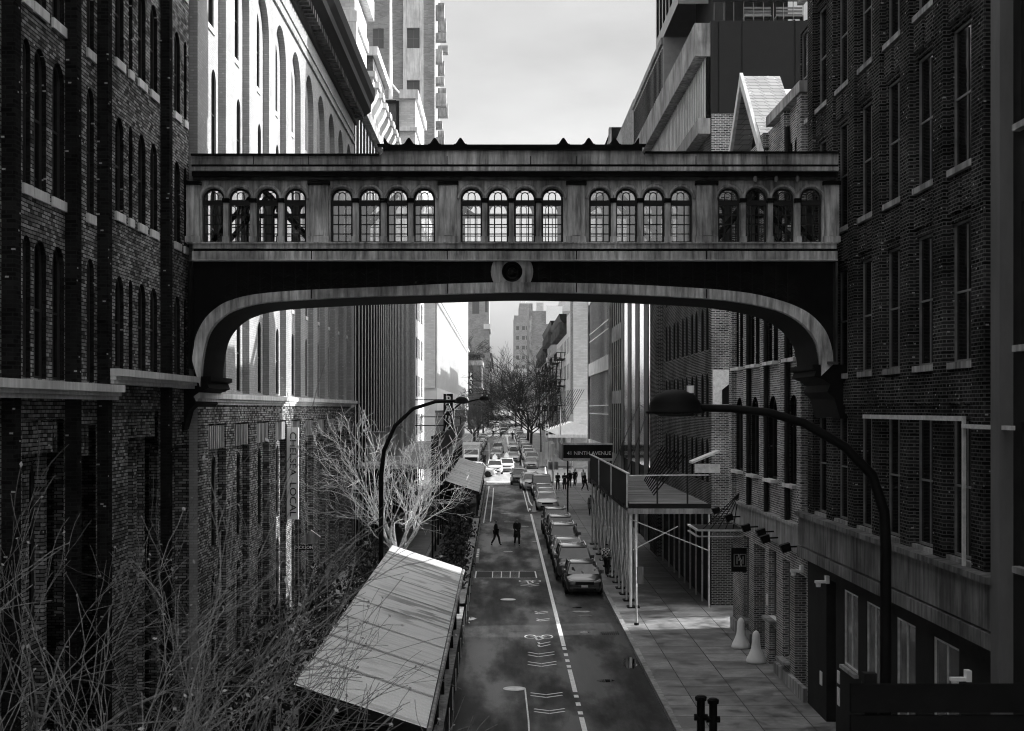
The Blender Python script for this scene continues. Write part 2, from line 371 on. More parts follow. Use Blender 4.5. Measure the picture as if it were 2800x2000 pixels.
def shell(mb, x0, x1, y0, y1, z0, z1, skip=''):
    """closed box sides except those in skip: l (x0) r (x1) f (y0) b (y1)"""
    if 'l' not in skip: mb.quad((x0, y1, z0), (x0, y0, z0), (x0, y0, z1), (x0, y1, z1))
    if 'r' not in skip: mb.quad((x1, y0, z0), (x1, y1, z0), (x1, y1, z1), (x1, y0, z1))
    if 'f' not in skip: mb.quad((x0, y0, z0), (x1, y0, z0), (x1, y0, z1), (x0, y0, z1))
    if 'b' not in skip: mb.quad((x1, y1, z0), (x0, y1, z0), (x0, y1, z1), (x1, y1, z1))
    if 't' not in skip: mb.quad((x0, y0, z1), (x1, y0, z1), (x1, y1, z1), (x0, y1, z1))

# ================================================================ LEFT SIDE
# ---- near dark brick warehouse (Y 8 .. 41.15)
b = thing('brick_warehouse', 'tall dark brick warehouse with narrow arched windows and white ledge, nearest on the left', 'building', (WL, 25, 0))
secA = [(26.85, 27.3), (27.48, 28.25), (28.62, 29.4), (31.0, 31.55)]
secB = [(33.29, 34.03), (34.5, 34.85), (35.4, 36.13), (36.62, 37.36), (39.3, 40.0), (40.5, 40.85)]
more = [(18.6, 19.4), (20.2, 21), (22.6, 23.4), (24.2, 25.0)]
rA = [(10.32, 12.96), (13.9, 16.6), (17.4, 20.1), (20.9, 23.6)]; rB = [(10.68, 12.8), (14.25, 16.45), (17.75, 19.95), (21.25, 23.5)]
ops = [(a, c, z0, z1, True) for a, c in secA+more for z0, z1 in rA]+[(a, c, z0, z1, True) for a, c in secB for z0, z1 in rB]
rec = [(26.8, 29.4, 1.2, 9.55, False, .35), (30.5, 31.7, 1.2, 9.4, False, .35), (34.4, 37.5, 1.2, 9.7, False, .35), (38.8, 41.0, 1.2, 9.4, False, .35), (20, 25, 1.2, 9.5, False, .35)]
jm = MB(); mb = MB(); facade(mb, FX(WL, 1), 8, 41.15, -1, 30, ops+rec, .15, reveal=jm); jambs(b, FX(WL, 1), ops, .15, 'brick_shaded')  # window jambs take the darker brick, their shade is in the colour
shell(mb, -30, WL, 8, 41.15, -1, 30, 'r')
mb.build('wall', M['brick_near'], b)
for o_ in ops: window(b, ('x', WL, 1), o_, .15, 'plain' if (o_[1]-o_[0]) < .5 else 'sash', sill=(.2, .05, 'stone_white') if o_[2] > 11 else None)
for a, c, z0, z1, _, d in rec:
    mb = MB(); k = max(1, round((c-a)/1.2)); w_ = (c-a)/k
    ow = [(a+w_*i+.2, a+w_*(i+1)-.2, zz, zz+3.4, True) for i in range(k) for zz in (1.4, 5.4)]
    facade(mb, FX(WL-d, 1), a, c, z0-.2, z1+.2, ow, .25)
    for i in range(int((c-a)/.3)): mb.box(WL-d, WL-.06, a+.08+.3*i, a+.24+.3*i, z1-.65, z1-.02)
    mb.build('recess', M['brick_near'], b)
    for o_ in ow: window(b, ('x', WL-d, 1), o_, .25, 'sash')
for a, c in ((16.8, 17.2), (25.7, 26.05), (29.46, 29.8), (31.8, 32.15), (37.7, 38.05)):
    MB().box(WL-.01, WL+.235, a, c, -1, 30).build('pier', M['brick_shaded'], b)
def ledge(y0, y1, zt, par, m='stone_white'):
    x = WL+.235
    MB().box(WL-.05, x+.20, y0, y1, zt-.16, zt).box(WL-.05, x+.13, y0+.02, y1-.02, zt-.245, zt-.163).box(WL-.05, x+.07, y0+.04, y1-.04, zt-.33, zt-.25).build('ledge', M[m], par)
ledge(8, 32.5, 10.27, b); ledge(31.98, 41.15, 10.63, b)
# ---- pale warehouse with tall arches (Y 41.2 .. 84.6 + end pier)
b = thing('arcaded_warehouse', 'pale sunlit warehouse with tall round arches under a heavy dark cornice, behind the bridge', 'building', (WL, 60, 0))
XF = WL+.235; P4 = 4.24; N_ = 10; Y0 = 41.2; Y1 = Y0+P4*N_+1.5
up = []; lo = []; wu = []; wl_ = []
for i in range(N_):
    a = Y0+P4*i+1.5; c = Y0+P4*(i+1); m_ = (a+c)/2
    up.append((a, c, 10.25, 24.6, True, .235)); lo.append((a, c, 1.0, 9.3, False, .235))
    for s_ in (-.62, .62):
        wu += [(m_+s_-.36, m_+s_+.36, z0, z1, True) for z0, z1 in ((10.32, 12.9), (13.9, 16.6), (17.4, 20.1))]
        wl_ += [(m_+s_-.36, m_+s_+.36, z0, z1, True) for z0, z1 in ((1.6, 4.7), (5.5, 8.3))]
    wu.append((m_-.62, m_+.62, 21.3, 24.0, True))
mb = MB(); facade(mb, FX(XF, 1), Y0, Y1, 10.0, 26.4, up, .235)
facade(mb, FX(WL, 1), Y0, Y1, 10.0, 25.2, wu, .1); shell(mb, -30, XF, Y0, Y1, -1, 27.9, 'r'); mb.build('wall', M['brick_pale'], b)
mb = MB(); facade(mb, FX(XF, 1), Y0, Y1, -1, 10.0, lo, .235); facade(mb, FX(WL, 1), Y0, Y1, -1, 9.4, wl_, .1)
mb.build('lower_wall', M['brick_near'], b)
for o_ in wu: window(b, ('x', WL, 1), o_, .1, 'sash', sill=(.16, .05, 'stone_white') if o_[2] > 11 else None)
mb = MB()
for o_ in wl_:
    if o_[2] < 5: mb.quad((WL-.09, o_[0], o_[2]), (WL-.09, o_[1], o_[2]), (WL-.09, o_[1], o_[3]), (WL-.09, o_[0], o_[3]))
mb.build('lower_windows', M['pane'], b)
for o_ in [q for q in wl_ if q[2] > 5]: window(b, ('x', WL, 1), o_, .1, 'sash')
for i in range(N_):
    a = Y0+P4*i+1.5; mb = MB().box(WL+.01, XF-.06, a+.05, a+2.7, 9.05, 9.2)
    for k in range(9): mb.box(WL+.01, XF-.03, a+.08+.3*k, a+.24+.3*k, 8.55, 9.24)
    mb.build('corbel_row', M['stone'], b)
ledge(40.6, Y1-.02, 10.2, b)
prof = [(0, 25.1), (.1, 25.1), (.1, 25.3), (0, 25.3)]
MB().box(XF-.02, XF+.09, Y0, Y1, 25.05, 25.2).box(XF-.02, XF+.06, Y0, Y1, 25.55, 25.62).build('string_course', M['stone'], b)
poly = [(XF-.1, 26.3), (XF+.15, 26.3), (XF+.25, 26.6), (XF+.75, 26.95), (XF+.95, 27.1), (XF+.95, 27.5), (XF+1.15, 27.8), (XF+1.2, 28.3), (XF-.1, 28.3)]
MB().prism(poly, 'y', Y0-.02, Y1+.4).build('cornice', M['black'], b)
for k in range(int((Y1-Y0)/.62)): MB().box(XF+.16, XF+.62, Y0+.1+.62*k, Y0+.34+.62*k, 26.45, 26.78).build('bracket', M['stone_dark'], b)
# ---- ribbed dark building (Y 85 .. 149)
def pil(par, X, sg, ys, wd, z0, z1, pr, m, name='pier'):
    for y in ys: MB().box(X, X+sg*pr, y, y+wd, z0, z1).build(name, M[m], par)
YB = Y1+.02
M['rib'] = mat('rib', .62, .7, var=.2, spec=0)
b = thing('ribbed_loft_building', 'dark loft building striped by closely spaced pale piers, left side before the avenue', 'building', (WL, 120, 0))
mb = MB(); shell(mb, -32, WL, YB, 149.9, -1, 27.9); mb.build('wall', M['brick_dark'], b)
y = YB+.4; ys = []
while y < 149: ys.append(y); y += 2.15 if y < 104 else 1.75
pil(b, WL+.01, 1, ys, .24, -.5, 27.8, .06, 'rib')
MB().box(WL, WL+.5, YB, 149.9, 27.9, 28.5).build('parapet', M['stone'], b)
for i, y in enumerate(ys):
    y2 = ys[i+1] if i+1 < len(ys) else 149.8
    if i < 90:
        m_ = MB(); m_.quad((WL+.03, y+.34, .5), (WL+.03, y2-.04, .5), (WL+.03, y2-.04, 27.6), (WL+.03, y+.34, 27.6)); m_.build('window', M['void'], b)
# carved capitals marching along its parapet
caps = thing('stone_capital', 'pale carved stone capital on the loft parapet', 'ornament', (WL+.3, 90, 28.5))
prof2 = [(WL-.3, 28.5), (WL+.45, 28.5), (WL+.5, 28.9), (WL+.75, 29.3), (WL+.95, 29.7), (WL+.95, 30.0), (WL-.3, 30.0)]
cm = MB().prism(prof2, 'y', 89.4, 90.6).build('block', M['stone_white'], caps); MB().box(WL-.3, WL+1.1, 89.2, 90.8, 30.0, 30.35).build('slab', M['stone_white'], caps)
caps['group'] = 'capitals along the parapet of the ribbed building'
_ord = ['first', 'second', 'third', 'fourth', 'fifth', 'sixth', 'seventh', 'eighth', 'ninth', 'tenth']
for i in range(1, 10):
    c = copy_tree(caps); c.location.y = 90+i*3.1; c['label'] = _ord[i]+' pale carved capital from the near end of the loft parapet'
caps['label'] = 'first and nearest pale carved capital on the loft parapet'
# blocks above the roof line
def block(name, label, x0, x1, y0, y1, z0, z1, m, wins=(), par=None, cat='building', side=None):
    """closed block whose camera side has the windows listed as (x0,x1,z0,z1)"""
    t = thing(name, label, cat, ((x0+x1)/2, y0, 0))
    mb = MB(); facade(mb, FY(y0), x0, x1, z0, z1, [(a, c, d, e, False) for a, c, d, e in wins], .2)
    sk = 'f'
    if side:   # street side windows (y0,y1,z0,z1)
        X, sg, sw = side; facade(mb, FX(X, sg), y0, y1, z0, z1, [(a, c, d, e, False) for a, c, d, e in sw], .04); sk += 'r' if sg > 0 else 'l'
        for s_ in sw: window(t, ('x', X, sg), (s_[0], s_[1], s_[2], s_[3], False), .04, 'sash', 'frame_light', 'pane')
    shell(mb, x0, x1, y0, y1, z0, z1, sk); mb.build('wall', M[m], t)
    for a, c, d, e in wins: window(t, ('y', y0), (a, c, d, e, False), .2, 'sash', 'frame_light', 'pane_light')
    return t
t = block('brick_stair_tower', 'pale brick roof tower with classical mouldings rising behind the arcaded warehouse cornice', -20, -9.1, 91, 99, 28.02, 37, 'brick_farpale')
MB().box(-20.1, -8.95, 90.85, 99.1, 33.8, 34.5).build('string_course', M['stone_white'], t)
MB().box(-20.1, -8.6, 90.6, 99.2, 36.0, 37.3).build('cornice', M['stone_white'], t)
MB().box(-9.6, -8.98, 90.88, 91.5, 28.02, 33.79).build('quoin', M['stone_white'], t)
MB().tube([(-11.0, 90.7, 32.8), (-11.0, 90.7, 36.0)], .07, 6).tube([(-12.6, 90.7, 35.2), (-10.6, 90.7, 35.2)], .06, 6).build('pipe', M['galv'], t)
t = block('dark_roof_pavilion', 'narrow dark brick roof pavilion with a pale stepped cornice', -13, -8.8, 100.5, 111, 28.52, 34, 'brick_fardark')
MB().box(-13.1, -8.45, 100.3, 111.2, 34.0, 34.6).box(-13.1, -8.6, 100.4, 111.1, 31.6, 31.9).build('cornice', M['stone_white'], t)
t = block('corner_office_block', 'pale brick corner block with one big black framed window above the bridge', -40, WL, 150, 167, -1, 41.5, 'brick_farpale',
          wins=[(-12.95, -10.75, 37.9, 41.0)], side=(WL, 1, [(151+3.1*i, 152.6+3.1*i, z, z+2.2) for i in range(5) for z in (7, 11, 15, 19, 23, 27, 31, 35)]))
MB().box(-13.15, -12.96, 149.8, 150, 37.7, 41.3).box(-10.74, -10.45, 149.8, 150, 37.7, 41.3).box(-12.96, -10.74, 149.8, 150, 41.0, 41.35).box(-11.92, -11.8, 149.85, 150.1, 37.9, 41.0).build('window_surround', M['black'], t)
MB().box(-10.4, WL+.3, 149.6, 167.2, 41.5, 42.4).box(-10.4, WL+.2, 149.7, 167.1, 38.2, 38.6).build('cornice', M['stone_white'], t)
mb = MB()
for k, z in enumerate((32.2, 29.0, 25.6)): mb.prism([(WL, z), (WL+.5, z), (WL+.9, z+.9), (WL+1.0, z+1.5), (WL, z+1.5)], 'y', 149.7, 167)
mb.build('ornament', M['stone_white'], t)
fp = thing('flagpole', 'tall white flagpole on a tripod foot above the big black framed window', 'flagpole', (-11.4, 151, 41.52))
MB().tube([(-11.4, 151, 41.52), (-11.4, 151, 53)], [.2, .13], 8).build('pole', M['white'], fp)
for dx in (-1.5, 1.5): MB().tube([(-11.4+dx, 150.8, 41.56), (-11.4, 151, 43.4)], .09, 5).build('foot_brace', M['white'], fp)
# tall apartment tower
ws = [(x, x+1.5, z, z+2.7) for x in (-21.2, -17.2) for z in range(44, 84, 7)]+[(-12.6, -10.9, z, z+2.7) for z in range(44, 84, 7)]
t = block('apartment_tower', 'tall pale brick apartment tower rising left of the open sky', -23, -8.9, 196, 214, 40.02, 88, 'brick_far', wins=ws)
MB().box(-13.1, -12.62, 195.7, 196, 40.02, 88).box(-10.88, -10.4, 195.7, 196, 40.02, 88).build('bay_edge', M['stone_white'], t)
mb = MB()
for z in range(44, 84, 7): mb.box(-12.6, -10.9, 195.7, 195.98, z+2.72, z+6.98)
mb.build('bay_panel', M['stone_white'], t)
MB().box(-18.35, -18.1, 195.8, 196, 40.02, 88).build('downpipe', M['white'], t)
for k, z in enumerate(range(42, 86, 3)):
    for j in range(2): MB().box(-8.9, -7.5-(k % 3)*.25, 199+7*j, 201+7*j, z, z+.9+(k % 2)*.8).build('balcony', M['stone'], t)
# white finned office building beyond the avenue
b = thing('finned_office_building', 'long glowing white office building with thin vertical fins beyond the avenue', 'building', (WL, 290, 0))
mb = MB(); shell(mb, -40, WL, 195, 386, -1, 40, 'f'); mb.quad((-40, 195, 12.5), (WL, 195, 12.5), (WL, 195, 40), (-40, 195, 40)); mb.build('wall', M['grey_wall'], b)
mb = MB(); mb.quad((-40, 194.99, -1), (WL, 194.99, -1), (WL, 194.99, 12.5), (-40, 194.99, 12.5)); mb.box(WL-.02, WL+.25, 195, 386, 9.5, 12.5).build('base', M['plaster_light'], b)
MB().box(WL-2.2, WL+.02, 194.7, 195, 12.5, 40).build('corner_pier', M['brick_farpale'], b)
for k in range(84): MB().box(WL+.01, WL+.12, 197+2.25*k, 198+2.25*k, 12.52, 39.8).build('fin', M['plaster_light'], b)
for k in range(4): MB().box(WL-.01, WL+.06, 196, 386, 16+6.6*k, 17+6.6*k).build('spandrel', M['stone'], b)
for k in range(3): MB().box(WL+.56, WL+.75, 196+60*k, 254+60*k, 24.2, 24.5).build('catwalk', M['galv'], b)
# dark brick with roof garden, then more walk-ups on the far left
t = block('garden_roof_building', 'dark brick building with a planted roof terrace far along the left side', -30, -5.2, 390, 430, -1, 21.3, 'brick_fardark', wins=[(x, x+1.6, z, z+2) for x in (-8.6, -6.9) for z in (12, 16.6)])
MB().box(-30, -4.9, 389.6, 430.3, 21.3, 22.6).box(-30, -5.0, 389.8, 430.1, 15.2, 15.6).build('cornice', M['stone'], t)
t2 = block('party_wall_tower', 'tall grey brick tower with blank wall behind the roof garden', -30, -3.6, 436, 470, -1, 47, 'brick_far', wins=[(-8.6, -6.5, 38, 46), (-4.8, -4.0, 38.5, 44)])
MB().box(-5.2, -3.2, 435.6, 470, 33.5, 35).build('cornice', M['stone_white'], t2)
random.seed(3)
def leafball(mb, c, r, n, ls, rz=1.0):
    for _ in range(n):
        d = Vector((random.gauss(0, 1), random.gauss(0, 1), random.gauss(0, 1))).normalized()*r*random.random()**.4
        p = Vector(c)+Vector((d.x, d.y, d.z*rz)); a = Vector((random.uniform(-1, 1), random.uniform(-1, 1), random.uniform(-1, 1))).normalized()
        q = a.orthogonal().normalized(); s_ = ls*random.uniform(.5, 1.3)
        mb.quad(p-a*s_, p+q*s_*.5, p+a*s_, p-q*s_*.5)
rg = thing('roof_garden_shrubs', 'dark clipped shrubs growing on the far left roof terrace', 'shrubs', (-7, 391, 22.6))
mb = MB()
for k in range(5): leafball(mb, (-8.8+.9*k, 391.5, 23.6+(k % 2)*.5), 1.0, 180, .28)
mb.build('foliage', M['leaf'], rg); MB().box(-9.5, -5.5, 391, 392, 22.6, 23).build('planter', M['stone_dark'], rg)
for k, (y0, y1, z1, m_, lab) in enumerate(((432, 434, 18, 'brick_far', ''), (472, 560, 24, 'brick_far', 'mid grey walk-up row with fire escapes, far left beyond the blank tower'), (562, 760, 30, 'brick_fardark', 'tall dim row of buildings at the far left end of the street'))):
    if not lab: continue
    t = block('walk_up_building', lab, -25, -4.2, y0, y1, -1, z1, m_, side=(-4.2, 1, [(y0+4+8*i, y0+8+8*i, z, z+2) for i in range(int((y1-y0)/8)-1) for z in (8, 12, 16)][:40]))
    MB().box(-5, -3.4, y0-.3, y1, z1, z1+1.2).build('cornice', M['stone_dark'], t)
    for q in range(3): MB().box(-4.18, -3.1, y0+6+20*q, y0+14+20*q, 6, 6.2).box(-4.18, -3.1, y0+6+20*q, y0+14+20*q, 11, 11.2).box(-4.18, -3.1, y0+6+20*q, y0+14+20*q, 16, 16.2).tube([(-3.3, y0+6+20*q, 6), (-3.3, y0+14+20*q, 11)], .12, 4).tube([(-3.3, y0+14+20*q, 11), (-3.3, y0+6+20*q, 16)], .12, 4).build('fire_escape', M['black'], t)
# ================================================================ RIGHT SIDE
# ---- near grey building at the frame edge (Y 12 .. 27.2)
b = thing('grey_panel_building', 'dark grey smooth building with deep windows at the right edge of the photo', 'building', (WR, 20, 0))
ops = [(a, a+2.1, z, z+2.6, False) for a in (18.4, 21.4, 24.4) for z in (6.9, 10.9, 14.9, 18.9, 22.9)]+[(a, a+2.1, 1.6, 4.6, False) for a in (18.4, 21.4, 24.4)]
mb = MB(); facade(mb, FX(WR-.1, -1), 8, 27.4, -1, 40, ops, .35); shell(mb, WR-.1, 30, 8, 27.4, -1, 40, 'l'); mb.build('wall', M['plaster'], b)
for o_ in ops: window(b, ('x', WR-.1, -1), o_, .35, 'sash', 'frame_light', sill=(.12, .15, 'stone'))
MB().box(WR-.35, WR-.1, 26.9, 27.4, -1, 40).build('corner_strip', M['grey_wall'], b)
# ---- dark brick warehouse with piers (Y 27.4 .. 45.4)
b = thing('piered_warehouse', 'tall very dark brick warehouse with tall sash windows between brick piers, right of the bridge', 'building', (WR, 36, 0))
ops = []
for k in range(7):
    c = 28.8+2.6*k
    if c+.55 < 45.2:
        for z in (6.55, 10.6, 14.66, 18.6, 22.6, 26.6): ops.append((c+.5, c+2.1, z+.12, z+3.05, False))
gops = [(39.0, 40.6, 2.66, 4.75, False), (36.5, 38.1, 2.66, 4.75, False), (33.6, 35.2, 2.2, 4.75, False), (30.4, 32.2, 2.2, 4.75, False), (41.6, 42.8, .3, 4.8, False, .6)]
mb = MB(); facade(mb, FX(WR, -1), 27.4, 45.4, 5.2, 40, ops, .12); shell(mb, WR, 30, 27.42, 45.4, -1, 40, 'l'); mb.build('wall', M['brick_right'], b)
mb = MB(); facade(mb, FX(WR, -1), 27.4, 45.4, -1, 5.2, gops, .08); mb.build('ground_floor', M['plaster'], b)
for o_ in ops: window(b, ('x', WR, -1), o_, .12, 'sash', 'frame_light', sill=(.14, .1, 'stone'))
for o_ in gops[:4]: window(b, ('x', WR, -1), o_, .08, 'mull', 'galv', 'pane_light', sill=(.1, .12, 'stone'))
mb = MB(); mb.quad((WR+.58, 41.5, .2), (WR+.58, 42.9, .2), (WR+.58, 42.9, 4.9), (WR+.58, 41.5, 4.9)); mb.build('door', M['black'], b)
for k in range(7):
    c = 28.8+2.6*k
    MB().box(WR-.14, WR+.01, c-.38, min(c+.38, 45.4), 6.5, 40).build('pier', M['brick_right'], b)
    for z in (9.75, 13.75, 17.75, 21.75):
        if c+2.2 < 45.4: MB().box(WR-.07, WR+.01, c+.5, c+1.2, z+.1, z+.75).box(WR-.07, WR+.01, c+1.4, c+2.1, z+.1, z+.75).build('spandrel_panel', M['brick_right'], b)
MB().box(WR-.3, WR+.01, 27.42, 45.36, 5.55, 6.45).box(WR-.42, WR+.01, 27.42, 45.38, 6.45, 6.58).box(WR-.34, WR+.01, 27.42, 45.37, 5.2, 5.5).build('stone_band', M['band_stone'], b)
MB().box(WR-.05, WR+.01, 27.6, 28.15, 7, 40).build('quoin_strip', M['brick_right'], b)
# ---- low lit brick building with gable (Y 45.4 .. 60)
b = thing('gabled_warehouse', 'lower red brick style warehouse lit by reflections, white pitched roof gable, behind the bridge on the right', 'building', (WR, 52, 0))
b['label'] = 'lower brick warehouse with stone sills and a white roof gable, just beyond the bridge'
ops = []
for k in range(4):
    c = 45.9+3.6*k
    for z0, z1, ar in ((7.3, 10.2, True), (11.4, 14.6, .25), (15.7, 18.5, .25)):
        ops += [(c+.75, c+1.55, z0, z1, ar), (c+1.85, c+2.65, z0, z1, ar)] if not ar is True else [(c+.9, c+2.5, z0, z1, .7)]
jm = MB(); mb = MB(); facade(mb, FX(WR, -1), 45.42, 60, 5.1, 19.6, ops, .2, reveal=jm); jambs(b, FX(WR, -1), ops, .2, 'brick_shaded')  # reveal shade painted in with the darker brick
gops = [(52.8, 55.0, .4, 4.7, False, .5), (50.6, 52.0, 2.4, 4.8, False), (56.2, 57.6, 1.6, 4.8, False), (45.6, 47.4, .4, 4.5, False, .5), (50.6, 51.9, .5, 2.1, False), (48.2, 49.4, 1.4, 4.7, False)]
facade(mb, FX(WR, -1), 45.42, 60, -1, 5.1, gops, .25); shell(mb, WR, 26, 45.42, 60, -1, 19.6, 'l'); mb.build('wall', M['brick_right2'], b)
for o_ in ops: window(b, ('x', WR, -1), o_, .2, 'mull' if o_[1]-o_[0] > 1.2 else 'sash', 'frame_dark', sill=(.12, .22, 'stone_white'))
for o_ in gops:
    if len(o_) == 5: window(b, ('x', WR, -1), o_, .25, 'mull', 'frame_light', sill=(.1, .25, 'stone'))
for o_ in gops:
    if len(o_) == 6: mb = MB(); mb.quad((WR+.49, o_[0], o_[2]), (WR+.49, o_[1], o_[2]), (WR+.49, o_[1], o_[3]), (WR+.49, o_[0], o_[3])); mb.build('door', M['black'], b)
for y in (45.5, 48.2, 52.0, 55.7, 59.2): MB().box(WR-.2, WR+.01, y, y+.62, 6.1, 19.55).build('pier', M['brick_right2'], b)
for y in (48.05, 51.85, 55.55): MB().tube([(WR-.12, y, 19), (WR-.12, y, 6)], .09, 8).build('downpipe', M['iron'], b)
MB().box(WR-.12, WR+.01, 45.44, 59.98, 5.15, 6.0).box(WR-.24, WR+.01, 45.44, 59.99, 6.0, 6.1).build('stone_band', M['stone'], b)
MB().box(WR-.13, WR+.01, 45.44, 50.4, -.2, .95+.1).box(WR-.13, WR+.01, 55.1, 59.98, -.2, 1.25).build('plinth', M['stone'], b)
MB().box(WR-.25, WR+.3, 45.44, 51.2, 19.6, 19.95).build('coping', M['stone'], b)
# gable: apex (56.7,22.4), eaves at 51.5/60 ; ridge runs away from the street
M['shingle'] = brick('shingle', .36, .46, .2, speck=.7, bw_=.4, rh=.17, ms=.015, dirt=.12, bump=.5)
gx0, gx1 = WR+.02, WR+1.25; eN, eF, ap = (51.6, 18.75), (60.6, 19.0), (56.5, 22.6)
mb = MB(); mb.quad((gx0-.2, *eN), (gx1, *eN), (gx1, *ap), (gx0-.2, *ap)); mb.quad((gx1, *eF), (gx0-.2, *eF), (gx0-.2, *ap), (gx1, *ap)); mb.build('gable_roof', M['shingle'], b)
MB().prism([(eN[0]+.5, 18.9), (60.2, 18.9), (ap[0], 22.0)], 'x', gx0+.5, gx1-.02).build('gable_wall', M['black'], b)
MB().prism([(eN[0]-.05, 18.6), (eN[0]+.45, 18.55), (ap[0], 22.25), (60.3, 18.9), (60.75, 18.9), (ap[0], 22.72)], 'x', gx0-.32, gx0-.2).build('bargeboard', M['stone_white'], b)
mb = MB(); mb.quad((gx1+.02, 57, 22.2), (14, 57, 22.2), (14, 53, 19.6), (gx1+.02, 53, 19.6)); mb.quad((gx1+.02, 57, 22.2), (gx1+.02, 60, 19.8), (14, 60, 19.8), (14, 57, 22.2)); mb.build('rear_roof', M['white_paint'], b)
# ---- dark clad building over brick (Y 66.2 .. 85) with terrace
b = thing('cladded_warehouse', 'dark brick warehouse with paired arched windows topped by a black metal box and slatted gallery', 'building', (WR, 75, 0))
Y0 = 66.2
ops = []
for k in range(9):
    c = 67.0+3.75*k
    if c > 83: continue
    for z in (6.3, 9.3, 12.4, 15.5, 18.6):
        ops += [(c, c+1.05, z, z+2.15, True), (c+1.6, c+2.65, z, z+2.15, True)]
mb = MB(); facade(mb, FX(WR, -1), Y0, 86, 4.9, 23.1, ops, .06); gm = MB(); facade(gm, FX(WR, -1), Y0, 86, -1, 4.9, [], .2); gm.build('ground_floor', M['plaster'], b)  # dark plaster base puts the shade under the scaffold into the wall colour
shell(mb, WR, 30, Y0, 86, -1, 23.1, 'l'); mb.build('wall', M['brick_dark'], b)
for o_ in ops: window(b, ('x', WR, -1), o_, .06, 'plain', pm='void')
mb = MB(); mb.quad((WR, Y0-.02, 4.9), (30, Y0-.02, 4.9), (30, Y0-.02, 23.1), (WR, Y0-.02, 23.1)); mb.build('side_wall', M['brick_party'], b)
MB().box(WR-.04, 30, Y0-.03, 86, 23.1, 27.3).build('metal_box', mat('cladding', .014, .6, var=.15, spec=.3), b)
for x in (9.85, 10.9, 13.3, 14.6): MB().box(x-.015, x+.015, Y0-.05, Y0-.035, 23.15, 27.25).build('panel_joint', M['black'], b)
MB().box(WR-.75, WR-.045, Y0-.01, 105, 25.7, 27.2).build('gallery_fascia', M['stone'], b)
MB().box(WR-.6, WR-.045, Y0, 105, 22.2, 22.9).build('gallery_sill', M['stone'], b)
MB().box(WR-.2, WR-.05, Y0+.02, 105, 22.92, 25.68).build('gallery_recess', M['void'], b)
for k in range(60): MB().box(WR-.26, WR-.215, Y0+.25+.64*k, Y0+.5+.64*k, 22.92, 25.68).build('slat', M['stone_white'], b)
MB().box(15.0, 30, 70, 84, 27.32, 42).build('penthouse', M['plaster_light'], b)
MB().box(11.2, 14.4, 73, 84, 27.32, 42).build('penthouse_core', M['wood_dark'], b)
# white billboard box on the side wall, looking down the alley
t = thing('white_wall_panel', 'white square panel with a dark house shaped window on the brick side wall', 'panel', (9.9, 66.1, 9.9))
MB().box(WR+.05, WR+1.3, 66.05, 66.18, 9.9, 11.5).build('panel', M['white_paint'], t)
MB().prism([(9.98, 9.95), (10.7, 9.95), (10.7, 11.1), (10.35, 10.9), (9.98, 10.6)], 'y', 66.03, 66.048).build('window', M['black'], t)
# terrace furniture
t = thing('terrace_railing', 'thin dark railing along the edge of the rooftop terrace, top right', 'railing', (11, 66.4, 27.32))
mb = MB(); mb.tube([(9.6, 66.35, 28.25), (16, 66.35, 28.25)], .035, 5); mb.build('handrail', M['iron'], t)
for k in range(14): MB().tube([(9.65+.45*k, 66.35, 27.32), (9.65+.45*k, 66.35, 28.25)], .018, 4).build('baluster', M['iron'], t)
for i, x in enumerate((11.75, 13.2)):
    t = thing('slatted_bench', ('left' if i == 0 else 'right')+' slatted bench of the pair behind the terrace railing', 'bench', (x, 67.2, 27.32), 'benches on the rooftop terrace')
    for k in range(3): MB().box(x-.6, x+.6, 67, 67.05, 27.75+.15*k, 27.85+.15*k).build('back_slat', M['wood'], t)
    MB().box(x-.62, x+.62, 66.8, 67.3, 27.66, 27.72).build('seat', M['wood'], t)
    for dx in (-.58, .58): MB().box(x+dx-.04, x+dx+.04, 66.8, 67.3, 27.32, 27.66).build('leg', M['iron'], t)
t = thing('white_sign_board', 'white board with big black letters cut off by the warehouse corner, top right', 'sign', (14.4, 68.2, 27.32))
MB().box(13.4, 15.4, 68.25, 68.35, 27.32, 30.6).build('board', M['white'], t)
def text(s, size, loc, parent, m, ext=.01, rot=0, mirror=False, sx=1.0, bold=0.0, name='lettering', align='CENTER'):
    cu = bpy.data.curves.new('t', 'FONT'); cu.body = s; cu.size = size; cu.extrude = ext; cu.align_x = align; cu.align_y = 'CENTER'; cu.resolution_u = 3; cu.offset = bold
    o = bpy.data.objects.new('t', cu); COL.objects.link(o)
    bpy.context.view_layer.update(); me = bpy.data.meshes.new_from_object(o.evaluated_get(bpy.context.evaluated_depsgraph_get()))
    bpy.data.objects.remove(o); me.materials.clear(); me.materials.append(m)
    mt = Matrix.Rotation(R(90), 4, 'X') @ Matrix.Rotation(R(rot), 4, 'Z') @ Matrix.Diagonal((-sx if mirror else sx, 1, 1, 1))
    me.transform(mt)
    if mirror: me.flip_normals()
    r_ = bpy.data.objects.new(name, me); COL.objects.link(r_); r_.parent = parent; r_.location = Vector(loc)-(wloc(parent) if parent else Vector((0, 0, 0))); return r_
text('NOI', .62, (14.15, 68.2, 27.62), t, M['black'], .02, mirror=False, bold=.03)
